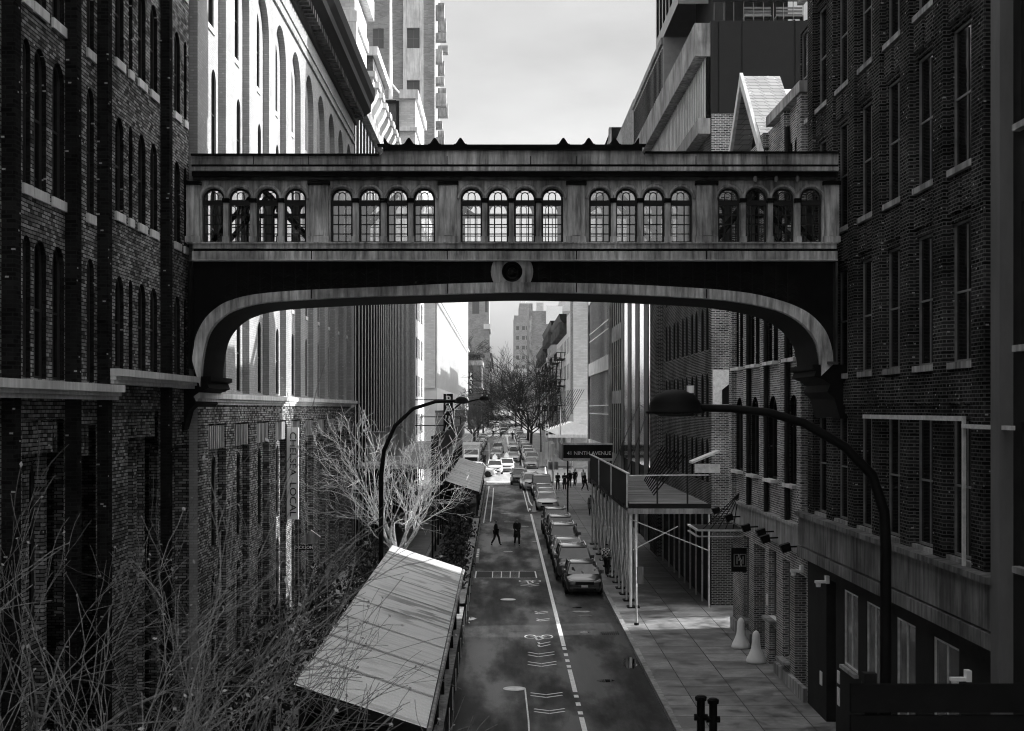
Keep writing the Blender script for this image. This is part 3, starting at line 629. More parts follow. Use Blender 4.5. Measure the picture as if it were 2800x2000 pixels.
# ---- tall glass block and neighbours
b = thing('glass_grid_block', 'tall pale office block with fine vertical window lines, behind the slatted gallery', 'building', (WR+.3, 90, 0))
mb = MB(); shell(mb, WR+.02, 34, 86.02, 105, -1, 31.6); shell(mb, WR+.03, 34, 79, 90.2, 31.62, 52); mb.build('wall', mat('office_panel', .34, .5, var=.1), b)
for k in range(26): MB().box(WR-.005, WR+.02, 86.4+.72*k, 86.75+.72*k, 27.4, 31.0).build('window', M['void'], b)
for k in range(6): MB().box(WR-.005, WR+.02, 80+1.7*k, 80.9+1.7*k, 32.4, 51).build('tall_window', M['void'], b)
MB().box(WR-.12, WR+.02, 86.1, 105, 31.2, 31.6).box(WR-.12, WR+.02, 79, 90, 36.0, 36.5).build('band', M['stone'], b)
for k in range(2): MB().box(WR+.6, WR+2.4, 78.9, 79, 35+6.5*k, 39.6+6.5*k).build('corner_window', M['pane'], b)
b = thing('white_column_building', 'building faced with alternating white panels and black columns, right side beyond the dark brick', 'building', (WR, 98, 0))
for k in range(4):
    y = 90.5+6.2*k
    MB().box(WR-.06, WR+.04, y+.3, y+3.2, 6, 22.1).build('white_panel', M['mirror_panel'], b)
    MB().box(WR-.1, WR+.04, y+3.4, y+5.9, -.5, 22.1).build('black_column', M['black_gloss'], b)
MB().box(WR-.35, WR+.015, 86.1, 90, -.5, 22.1).build('brick_bay', M['brick_dark'], b)
MB().box(WR-.02, WR+.04, 90, 115, -1, 5.95).build('base', M['plaster'], b)
b = thing('capital_column_building', 'narrow pale stone building with small carved capitals between tall thin windows', 'building', (WR, 120, 0))
mb = MB(); ops = [(116.2+2*i, 117.3+2*i, z, z+4.2, False) for i in range(5) for z in (6, 11.2, 16.6, 21.6)]
facade(mb, FX(WR, -1), 115.02, 126, -1, 32, ops, .06); shell(mb, WR, 30, 105.02, 126, -1, 32, 'l'); mb.build('wall', M['stone'], b)
mb = MB(); mb.quad((WR, 105.02, 22.1), (WR, 115.02, 22.1), (WR, 115.02, 32), (WR, 105.02, 32)); mb.build('upper_wall', M['brick_far'], b)
for o_ in ops: window(b, ('x', WR, -1), o_, .06, 'sash')
MB().box(WR-.5, WR, 115, 126, 21.0, 21.5).build('cornice', M['stone'], b)
for i in range(5): MB().lathe([(.15, 0), (.32, .3), (.2, .5), (.4, .9)], (WR-.15, 115.9+2*i, 19.9), 8).build('capital', M['stone_white'], b)
b = thing('curtain_wall_building', 'glass curtain wall building with broad pale bands at the avenue corner on the right', 'building', (WR, 140, 0))
mb = MB(); shell(mb, WR, 30, 126.02, 157.5, -1, 34); mb.build('wall', M['void'], b)
for z in (5.2, 13.2, 20.8, 28.2): MB().box(WR-.15, WR+.02, 126.1, 157.5, z, z+1.3).build('band', M['stone_white'], b)
for k in range(21): MB().box(WR-.04, WR, 127+1.5*k, 127.16+1.5*k, 6.5, 33.5).build('mullion', M['white'], b)
for z in (9.2, 10, 16.8, 17.6, 24.4): MB().box(WR-.05, WR, 126.1, 157.5, z, z+.1).build('transom', M['white'], b)
MB().box(WR-.2, WR+.02, 126.03, 127, -.5, 34).box(WR-.2, WR+.02, 156.8, 157.6, -.5, 34).build('corner_pier', M['stone'], b)
# ---- beyond the avenue, right
b = thing('pale_brick_corner_building', 'pale blank brick corner building with tall slit windows beyond the avenue', 'building', (WR, 200, 0))
mb = MB(); ops = [(193.5+1.5*i, 194.2+1.5*i, 9, 26, False) for i in range(5)]
facade(mb, FX(WR, -1), 192, 202, -1, 36, ops, .05); shell(mb, WR, 30, 192, 202, -1, 36, 'l'); mb.build('wall', M['brick_farpale'], b)
for o_ in ops: window(b, ('x', WR, -1), o_, .05, 'plain')
def fire_escape(par, X, y0, y1, zs, m='black'):
    for z in zs:
        t_ = MB(); t_.box(X-1.3, X, y0, y1, z, z+.08)
        t_.tube([(X-1.3, y0, z+.95), (X-1.3, y1, z+.95)], .06, 4)
        for k in range(7): yy = y0+(y1-y0)*k/6; t_.tube([(X-1.3, yy, z), (X-1.3, yy, z+.95)], .04, 4)
        t_.tube([(X, y0, z+.95), (X-1.3, y0, z+.95)], .05, 4)
        for k in range(3): t_.tube([(X-1.3+.6*k, y0, z), (X-1.3+.6*k, y0, z+.95)], .04, 4)
        t_.build('landing', M[m], par)
    for i, (a, c) in enumerate(zip(zs, zs[1:])):
        s_ = MB(); p, q = (y0+.5, y1-.5) if i % 2 else (y1-.5, y0+.5)
        for dx in (-1.1, -.5): s_.tube([(X+dx, p, a), (X+dx, q, c)], .07, 4)
        for k in range(8): s_.box(X-1.1, X-.5, p+(q-p)*k/8-.1, p+(q-p)*k/8+.1, a+(c-a)*k/8, a+(c-a)*k/8+.05)
        s_.build('stair', M[m], par)
for (y0, y1, h, m_, lab) in ((202.1, 250, 23, 'brick_farpale', 'nearest pale tenement with big black cornice and fire escapes beyond the avenue on the right'),
                             (250.1, 300, 24.3, 'brick_far', 'second tenement beyond the avenue on the right, grey with a bracketed dark cornice'),
                             (300.1, 355, 22, 'brick_farpale', 'third tenement beyond the avenue on the right, pale, half hidden by bare branches')):
    wins = [(y0+2.2+5*i, y0+3.8+5*i, z, z+2.2) for i in range(int((y1-y0)/5)-0) if y0+3.8+5*i < y1-.5 for z in (6.5, 10.2, 13.9, 17.6)]
    t = block('tenement', lab, WR, 30, y0, y1, -1, h, m_, side=(WR, -1, wins))
    t['group'] = 'tenements beyond the avenue on the right'
    prof = [(WR, h-1.6), (WR-.3, h-1.6), (WR-.4, h-.9), (WR-.9, h-.3), (WR-1.1, h+.5), (WR, h+.5)]
    MB().prism(prof, 'y', y0+10 if y0 < 205 else y0, y1-1).build('cornice', M['black'], t)
    br_ = MB()
    for k in range(int((y1-y0-10)/1.6)): br_.box(WR-1.1, WR, y0+10+1.6*k, y0+10.5+1.6*k, h-2.4, h-.9)
    br_.build('brackets', M['stone_dark'], t)
    fire_escape(t, WR, y0+14, y0+24, (5.5, 9.3, 13.1, 17.1)); fire_escape(t, WR, y0+34, y0+44, (5.5, 9.3, 13.1, 17.1))
t = block('billboard_tower', 'broad grey brick apartment tower with a white rooftop board, straight behind the tenements', 8.6, 40, 430, 470, -1, 38.5, 'brick_far', wins=[(x, x+1.3, z, z+2.8) for x in (12.6, 14.9) for z in (28.6, 23, 17.6)][:5])
MB().box(13.2, 18, 429, 429.7, 34.6, 39.8).build('roof_board', M['white'], t); MB().box(8.3, 9.2, 429.6, 470, -1, 40.5).build('edge_pier', M['stone'], t)
MB().box(18, 40, 431, 470, 38.5, 42.5).box(10.5, 12.5, 431, 434, 38.5, 41).build('bulkhead', M['brick_farpale'], t)
t = block('slim_tower', 'slim stepped grey tower rising right of the far sky gap', 5.4, 12.9, 600, 640, -1, 48, 'brick_far', wins=[(x, x+1.2, z, z+1.6) for x in (6.2, 8.6, 10.2) for z in range(22, 46, 4)])
MB().box(7.6, 13, 601, 640, 48, 53).build('upper_step', M['brick_far'], t)
MB().tube([(8, 603, 53), (9.5, 603, 56)], .15, 4).tube([(9.5, 603, 56), (12.8, 603, 56)], .15, 4).tube([(10, 603, 53), (10.8, 603, 56)], .12, 4).build('roof_frame', M['galv'], t)
t = block('far_row_building', 'hazy low row on the right below the slim tower', 4.6, 12, 520, 598, -1, 24, 'brick_farpale', wins=[(6.2, 7.4, 12, 14), (8.2, 9.4, 12, 14), (6.2, 7.4, 17, 19)])
MB().box(4.0, 4.6, 519, 525, 19, 22).build('cornice', M['stone_dark'], t)
t = block('end_block', 'low flat block closing the far end of the street between the trees', -14, 18, 1000, 1030, 5, 27, 'brick_far', wins=[(-1, 3, 22, 25)])
# ================================================================ BRIDGE
YBf, DB = 40.7, 3.0; PX = 98.28
def bx(x): return (x-1370)/PX
def bz(y): return CZ+(1118-y)/PX
br = thing('skybridge', 'enclosed pedestrian bridge with arched windows and a curved underside spanning the street', 'bridge', (0, YBf, CZ))
wc = [582.7, 655, 731, 807, 934, 1011, 1087, 1160, 1289.2, 1361.7, 1435.6, 1510.4, 1641, 1713.5, 1788, 1863, 1993.5, 2068, 2142, 2218]
zt, zb_ = bz(514), bz(664); hw = .305
ops = [(bx(x)-hw, bx(x)+hw, zb_, zt, True) for x in wc]
XA, XB = WL+.24, WR-.22
for yy, dd, nm in ((YBf, .22, 'front_wall'), (YBf+DB-.22, .18, 'back_wall')):
    mb = MB(); facade(mb, FY(yy), XA, XB, bz(668), bz(472) if nm == 'front_wall' else zt+.06, ops, dd)
    for o_ in ops: window(br, ('y', yy), o_, dd, 'bridge', 'frame_dark', 'clear' if nm == 'front_wall' or not (-4.6 < o_[0] < 5.2) else ('hazy_glass' if -1.5 < o_[0] < 1.6 else 'frosted'))
    mb.build(nm, M['panel_bridge'], br)
mb = MB(); facade(mb, lambda u, z, d: (u, YBf+.23+d, z), XA, XB, bz(668), bz(472), ops, .01); mb.build('inner_lining', M['bridge_mid'], br)
for k in range(5):
    xa = bx(wc[4*k])-.35; xb = bx(wc[4*k+3])+.35; mb = MB(); mb.quad((xa, YBf+DB-.1, zt+.07), (xb, YBf+DB-.1, zt+.07), (xb, YBf+DB-.1, bz(458)), (xa, YBf+DB-.1, bz(458))); mb.build('clerestory_pane', M['hazy_glass'] if k in (1, 2, 3) else M['clear'], br)
# hood rings over every window
for x in wc:
    u = bx(x); zs_ = zt-hw; s_ = MB()
    for r_, t_, pr in ((hw+.055, .05, .09),):
        pts = [(u+r_*math.cos(math.pi*j/14), YBf-.02, zs_+r_*math.sin(math.pi*j/14)) for j in range(15)]
        s_.tube(pts, t_, 6)
    s_.build('hood_mould', M['panel_bridge'], br)
# colonnettes between windows and broad pilasters between groups
for i in range(5):
    gcs = wc[4*i:4*i+4]
    for a, c in zip(gcs, gcs[1:]):
        u = (bx(a)+bx(c))/2
        MB().box(u-.07, u+.07, YBf-.09, YBf, zb_, bz(556)).box(u-.1, u+.1, YBf-.12, YBf, zb_, bz(648)).build('colonnette', M['panel_bridge'], br)
        MB().box(u-.095, u+.095, YBf-.13, YBf, bz(556), bz(544)).build('capital', M['bridge_dark'], br)
for xa, xb in ((512, 548), (847, 899), (1201, 1250), (1551, 1599), (1903, 1958), (2252, 2292)):
    a, c = bx(xa), bx(xb)
    MB().box(a, c, YBf-.13, YBf, zb_-.03, bz(500)).box(a+.14, c-.14, YBf-.165, YBf-.13, bz(646), bz(510)).box(a-.03, c+.03, YBf-.17, YBf-.02, bz(664), bz(648)).build('pilaster', M['panel_bridge'], br)
    MB().box(a-.04, c+.04, YBf-.2, YBf-.01, bz(508), bz(498)).build('pilaster_cap', M['bridge_dark'], br)
# entablature
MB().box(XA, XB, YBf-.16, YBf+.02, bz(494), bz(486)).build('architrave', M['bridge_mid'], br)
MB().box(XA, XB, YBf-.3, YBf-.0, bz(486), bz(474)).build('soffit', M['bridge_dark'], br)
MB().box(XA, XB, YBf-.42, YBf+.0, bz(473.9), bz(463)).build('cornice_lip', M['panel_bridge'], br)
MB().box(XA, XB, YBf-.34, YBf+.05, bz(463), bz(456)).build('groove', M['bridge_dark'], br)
MB().box(XA, bx(1040), YBf-.38, YBf+.05, bz(456), bz(433)).box(bx(1760), XB, YBf-.38, YBf+.05, bz(456), bz(427)).build('side_parapet', M['panel_bridge'], br)
MB().box(XA, bx(1040), YBf-.46, YBf+.1, bz(433), bz(428)).box(bx(1760), XB, YBf-.46, YBf+.1, bz(427), bz(422)).build('side_coping', M['bridge_dark'], br)
MB().prism([(bx(1040), bz(456)), (bx(1760), bz(456)), (bx(1760), bz(434)), (bx(1748), bz(419)), (bx(1056), bz(419)), (bx(1040), bz(434))], 'y', YBf-.4, YBf+.05).build('centre_parapet', M['panel_bridge'], br)
MB().box(bx(1050), bx(1752), YBf-.48, YBf+.2, bz(419), bz(404)).build('centre_coping', M['bridge_dark'], br)
for x in (700, 848, 1224, 1450, 1575, 1898, 2090):
    MB().box(bx(x)-.012, bx(x)+.012, YBf-.385 if (x < 1040 or x > 1760) else YBf-.405, YBf-.3, bz(456), bz(434)).build('panel_joint', M['black'], br)
def fin(u, w_, h_, half=0):
    t = thing('roof_finial', '', 'finial', (u, YBf-.2, bz(404))); pr = []
    for j in range(21):
        a = -1+2*j/20; z = h_*math.exp(-(a*1.9)**2) if True else 0
        if half and a*half < -.05: continue
        pr.append((u+a*w_/2, bz(404)+z*1.0))
    pr = [(pr[0][0], bz(404))]+pr+[(pr[-1][0], bz(404))]
    MB().prism(pr, 'y', YBf-.34, YBf-.05).build('leaf', M['bridge_dark'], t); MB().box(u-w_*.42, u+w_*.42, YBf-.4, YBf, bz(404), bz(404)+.035).build('foot', M['bridge_dark'], t); return t
for i, x in enumerate((1052, 1120, 1190, 1260, 1539, 1608, 1678, 1745)):
    t = fin(bx(x), .42, .21, {0: 1, 7: -1}.get(i, 0))
    t['label'] = ('first', 'second', 'third', 'fourth', 'fifth', 'sixth', 'seventh', 'eighth')[i]+' from the left of the small dark leaf shaped finials on the bridge roof'; t['group'] = 'finials on the bridge roof'
    t.parent = None
# sill ledges, groove, apron
MB().box(XA, XB, YBf-.2, YBf+.02, bz(682), bz(669)).box(XA, XB, YBf-.26, YBf+.02, bz(669), bz(665)).build('sill_ledge', M['panel_bridge'], br)
MB().box(XA, XB, YBf-.05, YBf+.02, bz(690), bz(682)).build('sill_groove', M['bridge_dark'], br)
MB().box(XA, XB, YBf-.28, YBf+.02, bz(714), bz(690)).build('apron', M['panel_bridge'], br)
MB().box(XA, XB, YBf-.34, YBf+.02, bz(716), bz(714)).build('apron_edge', M['stone_white'], br)
for x in (505+350, 1224, 1575, 1928): MB().box(bx(x)-.015, bx(x)+.015, YBf-.285, YBf-.2, bz(713), bz(690)).build('apron_joint', M['black'], br)
# deck, ceiling, roof
MB().box(XA, XB, YBf+.05, YBf+DB-.05, bz(716), bz(690)).build('floor', M['bridge_mid'], br)
MB().box(XA, XB, YBf+.06, YBf+DB-.05, bz(456), bz(436)).build('roof', M['bridge_dark'], br)
# diagonal steel inside the bridge
for xa, ya, xb, yb in ((560, 662, 700, 500), (700, 500, 850, 664), (920, 662, 1070, 500), (1680, 500, 1830, 662), (1960, 662, 2090, 500), (2090, 500, 2250, 664), (1200, 500, 1290, 560), (1600, 560, 1700, 500)):
    MB().beam((bx(xa), YBf+.7, bz(ya)), (bx(xb), YBf+.7, bz(yb)), .12, .12).beam((bx(xa), YBf+2.3, bz(ya)), (bx(xb), YBf+2.3, bz(yb)), .12, .12).build('brace', M['bridge_dark'], br)
# arch underside
top_ = [(430,800),(434,775),(440,745),(460,708),(490,681),(520,667),(560,657),(620,650),(700,645),(800,641),(900,637),(1000,632),(1137,629),(1300,631),(1420,635),(1550,642),(1640,650),(1700,661),(1760,680),(1800,703),(1830,738),(1844,780),(1846,810)]
bot_ = [(448,860),(453,800),(463,752),(480,722),(505,700),(530,688),(570,677),(620,671),(700,666),(800,661),(900,658),(1000,655),(1137,651),(1300,653),(1420,657),(1550,664),(1620,670),(1690,682),(1740,697),(1780,722),(1808,758),(1818,800),(1820,835)]
K_ = 1.2313
def crv(pts, n=5):
    P = [Vector((bx(x*K_), 0, bz(y*K_))) for x, y in pts]; out = []
    for i in range(len(P)-1):
        p0, p1, p2, p3 = P[max(i-1, 0)], P[i], P[i+1], P[min(i+2, len(P)-1)]
        for k in range(n):
            t = k/n; out.append(.5*((2*p1)+(-p0+p2)*t+(2*p0-5*p1+4*p2-p3)*t*t+(-p0+3*p1-3*p2+p3)*t**3))
    out.append(P[-1]); return [(p.x, p.z) for p in out]
T_, B_ = crv(top_), crv(bot_)
mb = MB()
for i in range(len(T_)-1):
    (a0, a1), (c0, c1), (d0, d1), (e0, e1) = B_[i], B_[i+1], T_[i+1], T_[i]
    mb.quad((a0, YBf-.25, a1), (c0, YBf-.25, c1), (d0, YBf-.25, d1), (e0, YBf-.25, e1))
    mb.quad((e0, YBf-.25, e1), (d0, YBf-.25, d1), (d0, YBf+.1, d1), (e0, YBf+.1, e1)); mb.quad((a0, YBf+.1, a1), (c0, YBf+.1, c1), (c0, YBf-.25, c1), (a0, YBf-.25, a1))
mb.build('arch_band', M['panel_bridge'], br, smooth=False)
for x in (1224, 1575, 855, 1928):
    u = bx(x); zz = min(T_, key=lambda p: abs(p[0]-u))[1]; zz2 = min(B_, key=lambda p: abs(p[0]-u))[1]
    MB().box(u-.015, u+.015, YBf-.256, YBf-.2, zz2+.01, zz-.005).build('band_joint', M['black'], br)
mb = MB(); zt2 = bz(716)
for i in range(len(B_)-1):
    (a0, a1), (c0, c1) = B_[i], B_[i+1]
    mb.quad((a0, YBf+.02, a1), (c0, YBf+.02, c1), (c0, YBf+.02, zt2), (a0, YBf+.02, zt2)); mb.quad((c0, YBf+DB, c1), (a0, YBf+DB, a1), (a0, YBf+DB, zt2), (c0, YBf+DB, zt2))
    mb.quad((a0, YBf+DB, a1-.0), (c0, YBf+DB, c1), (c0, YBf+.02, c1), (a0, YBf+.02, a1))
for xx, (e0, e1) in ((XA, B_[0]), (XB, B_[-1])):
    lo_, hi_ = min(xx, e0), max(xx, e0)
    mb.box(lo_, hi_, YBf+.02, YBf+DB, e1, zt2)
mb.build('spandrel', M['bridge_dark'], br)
# end piers with scrolled brackets
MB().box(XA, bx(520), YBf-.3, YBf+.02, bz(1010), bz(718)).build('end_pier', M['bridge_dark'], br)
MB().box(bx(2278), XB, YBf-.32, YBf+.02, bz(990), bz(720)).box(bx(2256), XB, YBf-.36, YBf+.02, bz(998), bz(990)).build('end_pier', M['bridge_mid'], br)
for xx, sg, z0 in ((bx(2278), -1, bz(998)), (bx(520), 1, bz(1030))):
    pr = [(xx+sg*.62, z0), (xx+sg*.62, z0-.12), (xx+sg*.5, z0-.16), (xx+sg*.56, z0-.32), (xx+sg*.3, z0-.42), (xx+sg*.12, z0-.55), (xx+sg*.2, z0-.75), (xx, z0-.95), (xx-sg*.15, z0-1.5), (xx-sg*.35, z0-1.5), (xx-sg*.35, z0)]
    MB().prism(pr, 'y', YBf-.2, YBf+DB).build('bracket', M['bridge_dark'], br)
# pressed herringbone ribs on the frieze
for sg in (-1, 1):
    for k in range(22):
        u = bx(1400)+sg*(.75+.33*k); m_ = MB(); zz = min(T_, key=lambda p: abs(p[0]-u))[1]
        m_.box(u-.012, u+.012, YBf-.0, YBf+.02, zz+.02, zt2-.02)
        for q in range(4):
            z = zz+.08+.14*q
            if z+.12 < zt2: m_.tube([(u+.02*sg, YBf+.01, z), (u+.16*sg, YBf+.01, z+.09)], .014, 4).tube([(u+.31*sg, YBf+.01, z), (u+.17*sg, YBf+.01, z+.09)], .014, 4)
        m_.build('pressed_rib', M['iron'], br)
# medallion
cx_, cz_ = bx(1400), bz(745); ro, ri = .585, .285; zl = bz(774); zh = bz(716)
mb = MB(); n = 48
def clampz(z): return min(max(z, zl), zh)
for k in range(n):
    a, c = 2*math.pi*k/n, 2*math.pi*(k+1)/n
    o1 = (cx_+ro*math.cos(a), clampz(cz_+ro*math.sin(a))); o2 = (cx_+ro*math.cos(c), clampz(cz_+ro*math.sin(c)))
    i1 = (cx_+ri*math.cos(a), clampz(cz_+ri*math.sin(a))); i2 = (cx_+ri*math.cos(c), clampz(cz_+ri*math.sin(c)))
    mb.quad((i1[0], YBf-.21, i1[1]), (o1[0], YBf-.21, o1[1]), (o2[0], YBf-.21, o2[1]), (i2[0], YBf-.21, i2[1]))
    mb.quad((o1[0], YBf-.21, o1[1]), (o1[0], YBf+.02, o1[1]), (o2[0], YBf+.02, o2[1]), (o2[0], YBf-.21, o2[1]))
mb.build('medallion_ring', M['panel_bridge'], br)
MB().lathe([(.28, .2), (.28, .08), (.2, .0), (.2, .06), (.12, .1), (.1, .02), (.04, -.02), (.01, -.02)][::-1], (cx_, YBf-.2, cz_), 24, 'y').build('medallion_boss', M['black_gloss'], br)
for i, x in enumerate((2061, 2118, 2176)):
    t = thing('ceiling_lamp', '%s of the three small pointed lamps under the bridge eaves, right end' % ('left', 'middle', 'right')[i], 'lamp', (bx(x), YBf-.2, bz(490)), 'lamps under the bridge eaves')
    MB().lathe([(.05, -.12), (.06, -.02), (.035, .05), (.015, .14)], (bx(x), YBf-.25, bz(490)), 8).build('shade', M['stone'], t)
for i, (x, y) in enumerate(((955, 655), (2140, 655))):
    t = thing('potted_plant', ('left' if i == 0 else 'right')+' dark potted plant inside the bridge windows', 'plant', (bx(x), YBf+.55, bz(680)), 'plants inside the bridge')
    MB().lathe([(.1, 0), (.15, .3)], (bx(x), YBf+.55, bz(690)), 10).build('pot', M['black'], t)
    mb = MB(); random.seed(i+5)
    for k in range(26):
        a = random.uniform(0, 6.28); l_ = random.uniform(.25, .4); e = random.uniform(.2, 1.2); c0 = Vector((bx(x), YBf+.55, bz(660)))
        p1 = c0+Vector((math.cos(a)*math.cos(e), math.sin(a)*math.cos(e)*.7, math.sin(e)))*l_; s_ = Vector((-math.sin(a), math.cos(a), 0))*.025
        mb.quad(c0-s_, c0+s_, p1+Vector((0, 0, -.03)))
    mb.build('leaves', M['leaf'], t)
# ================================================================ STREET
def gz(y): return SL*min(y, 800)
def gp(nx, ny):
    Y = 39000/(ny-1118+42); return ((nx-1370)*Y/4000, Y)
def z3(zx, zy): return gp(900+zx/2.274, 1286+zy/2.274)
def asphalt(name, lo, hi, r0, r1, wet=True):
    m, n, p = newmat(name); p.inputs['Specular IOR Level'].default_value = .28; N = n.nodes.new; K = n.links.new; geo = N('ShaderNodeNewGeometry')
    def ns(scale, st, a, b, f0=.35, f1=.65, det=7):
        mp_ = N('ShaderNodeMapping'); mp_.inputs['Scale'].default_value = st; K(geo.outputs['Position'], mp_.inputs[0])
        q = N('ShaderNodeTexNoise'); q.inputs['Scale'].default_value = scale; q.inputs['Detail'].default_value = det; q.inputs['Roughness'].default_value = .6; K(mp_.outputs[0], q.inputs['Vector'])
        r_ = N('ShaderNodeMapRange'); r_.inputs['From Min'].default_value = f0; r_.inputs['From Max'].default_value = f1; r_.inputs['To Min'].default_value = a; r_.inputs['To Max'].default_value = b; K(q.outputs['Fac'], r_.inputs['Value']); return r_, q
    a, _ = ns(.8, (2.6, .16, 1), lo, hi, .36, .68, 10); f, q = ns(40, (1, 1, 1), .7, 1.3, .3, .7, 2)
    mm = N('ShaderNodeMath'); mm.operation = 'MULTIPLY'; K(a.outputs[0], mm.inputs[0]); K(f.outputs[0], mm.inputs[1])
    # tyre-polished dark tracks and a paler crown, waving a little along the lane
    sx = N('ShaderNodeSeparateXYZ'); K(geo.outputs['Position'], sx.inputs[0]); wv, _ = ns(.25, (1, 1, 1), -.5, .5); ax = N('ShaderNodeMath'); K(sx.outputs[0], ax.inputs[0]); K(wv.outputs[0], ax.inputs[1])
    cr_ = N('ShaderNodeValToRGB'); e = cr_.color_ramp.elements; mr_ = N('ShaderNodeMapRange'); mr_.inputs['From Min'].default_value = -1.8; mr_.inputs['From Max'].default_value = 5; K(ax.outputs[0], mr_.inputs['Value']); K(mr_.outputs[0], cr_.inputs[0])
    e[0].position = 0; e[0].color = g(.35); e[1].position = 1; e[1].color = g(.3)
    for ps, cv in ((.08, .45), (.16, .9), (.24, .65), (.34, 1), (.42, .95), (.52, .6), (.66, .45), (.8, .6), (.9, .4)): q_ = e.new(ps); q_.color = g(cv)
    m3 = N('ShaderNodeMath'); m3.operation = 'MULTIPLY'; K(mm.outputs[0], m3.inputs[0]); K(cr_.outputs[0], m3.inputs[1]); m4 = N('ShaderNodeMath'); m4.operation = 'MULTIPLY'; m4.inputs[1].default_value = 1.5; K(m3.outputs[0], m4.inputs[0]); K(m4.outputs[0], p.inputs['Base Color'])
    r_, _ = ns(.5, (1.2, .3, 1), r0, r1, .42, .6); K(r_.outputs[0], p.inputs['Roughness'])
    b = N('ShaderNodeBump'); b.inputs['Strength'].default_value = .25; b.inputs['Distance'].default_value = .01; K(q.outputs['Fac'], b.inputs['Height']); K(b.outputs[0], p.inputs['Normal'])
    return m
M['asphalt'] = asphalt('asphalt', .015, .05, .45, .85); M['asphalt_dry'] = asphalt('asphalt_dry', .2, .3, .7, .9); M['patch'] = asphalt('patch', .008, .02, .4, .7)
def slabs(name, base, joint, w_=1.5, h_=1.5):
    m, n, p = newmat(name); N = n.nodes.new; K = n.links.new; geo = N('ShaderNodeNewGeometry')
    br_ = N('ShaderNodeTexBrick'); br_.offset = 0; K(geo.outputs['Position'], br_.inputs['Vector']); br_.inputs['Scale'].default_value = 1
    br_.inputs['Brick Width'].default_value = w_; br_.inputs['Row Height'].default_value = h_; br_.inputs['Mortar Size'].default_value = .018; br_.inputs['Mortar Smooth'].default_value = .1
    br_.inputs['Color1'].default_value = g(base*.75); br_.inputs['Color2'].default_value = g(base*1.2); br_.inputs['Mortar'].default_value = g(joint)
    q = N('ShaderNodeTexNoise'); q.inputs['Scale'].default_value = .9; q.inputs['Detail'].default_value = 8; q.inputs['Roughness'].default_value = .7; K(geo.outputs['Position'], q.inputs['Vector'])
    r_ = N('ShaderNodeMapRange'); r_.inputs['From Min'].default_value = .38; r_.inputs['From Max'].default_value = .58; r_.inputs['To Min'].default_value = .35; r_.inputs['To Max'].default_value = 1.1; K(q.outputs['Fac'], r_.inputs['Value'])
    mx = N('ShaderNodeMix'); mx.data_type = 'RGBA'; mx.blend_type = 'MULTIPLY'; mx.inputs['Factor'].default_value = 1; K(br_.outputs['Color'], mx.inputs['A']); K(r_.outputs[0], mx.inputs['B']); K(mx.outputs['Result'], p.inputs['Base Color'])
    r2 = N('ShaderNodeMapRange'); r2.inputs['From Min'].default_value = .38; r2.inputs['From Max'].default_value = .55; r2.inputs['To Min'].default_value = .35; r2.inputs['To Max'].default_value = .85; K(q.outputs['Fac'], r2.inputs['Value']); K(r2.outputs[0], p.inputs['Roughness'])
    return m
M['paving'] = slabs('paving', .26, .012); M['paving_far'] = slabs('paving_far', .3, .1)
def sheet(name, m, x0, x1, ys, h, kind='structure', parent=None):
    mb = MB()
    for a, c in zip(ys, ys[1:]): mb.quad((x0, a, gz(a)+h), (x1, a, gz(a)+h), (x1, c, gz(c)+h), (x0, c, gz(c)+h))
    o = mb.build(name, M[m], parent); 
    if kind: o['kind'] = kind
    return o
sheet('ground', 'asphalt_dry', -2500, 2500, [-100, 0, 800, 4000], -.03)
sheet('road', 'asphalt', -4.3, 5.0, [2, 158], 0); sheet('far_road', 'asphalt_dry', -4.3, 5.0, [192, 800, 1000], 0)
mb = MB(); mb.quad((-200, 158, gz(158)), (200, 158, gz(158)), (200, 192, gz(192)), (-200, 192, gz(192))); o = mb.build('avenue', M['asphalt_dry']); o['kind'] = 'structure'
def walk(name, x0, x1, y0, y1, m):
    mb = MB(); n = len(mb.v); h = .14
    mb.v += [(x0, y0, gz(y0)-.2), (x1, y0, gz(y0)-.2), (x1, y1, gz(y1)-.2), (x0, y1, gz(y1)-.2), (x0, y0, gz(y0)+h), (x1, y0, gz(y0)+h), (x1, y1, gz(y1)+h), (x0, y1, gz(y1)+h)]
    mb.f += [(4, 5, 6, 7), (0, 1, 5, 4), (1, 2, 6, 5), (2, 3, 7, 6), (3, 0, 4, 7)]; o = mb.build(name, M[m]); o['kind'] = 'structure'; return o
walk('right_pavement', 5.19, WR+.6, 2, 157, 'paving'); walk('left_pavement', WL-.4, -4.49, 2, 157, 'paving')
walk('far_right_pavement', 5.19, WR+.1, 193, 800, 'paving_far'); walk('far_left_pavement', WL-.1, -4.49, 193, 800, 'paving_far')
M['curb'] = stained('curb', .42, .6)
def curb(name, x0, x1, y0, y1):
    o = walk(name, x0, x1, y0, y1, 'curb'); o.location.z = .006; return o
curb('right_kerb', 5.0, 5.185, 2, 157); curb('left_kerb', -4.485, -4.3, 2, 157); curb('far_right_kerb', 5.0, 5.185, 193, 800); curb('far_left_kerb', -4.485, -4.3, 193, 800)
walk('alley_paving', WR+.6, 60, 60, 66.2, 'paving')
def ribbon(mb, pts, wd, h=.004):
    P = [Vector((p[0], p[1])) for p in pts]
    for a, c in zip(P, P[1:]):
        d = (c-a); 
        if d.length < 1e-5: continue
        n_ = Vector((-d.y, d.x)).normalized()*wd/2
        mb.quad(*[(q.x, q.y, gz(q.y)+h) for q in (a-n_, a+n_, c+n_, c-n_)][::-1])
def flat(mb, poly, h): mb.quad(*[(x, y, gz(y)+h) for x, y in poly])
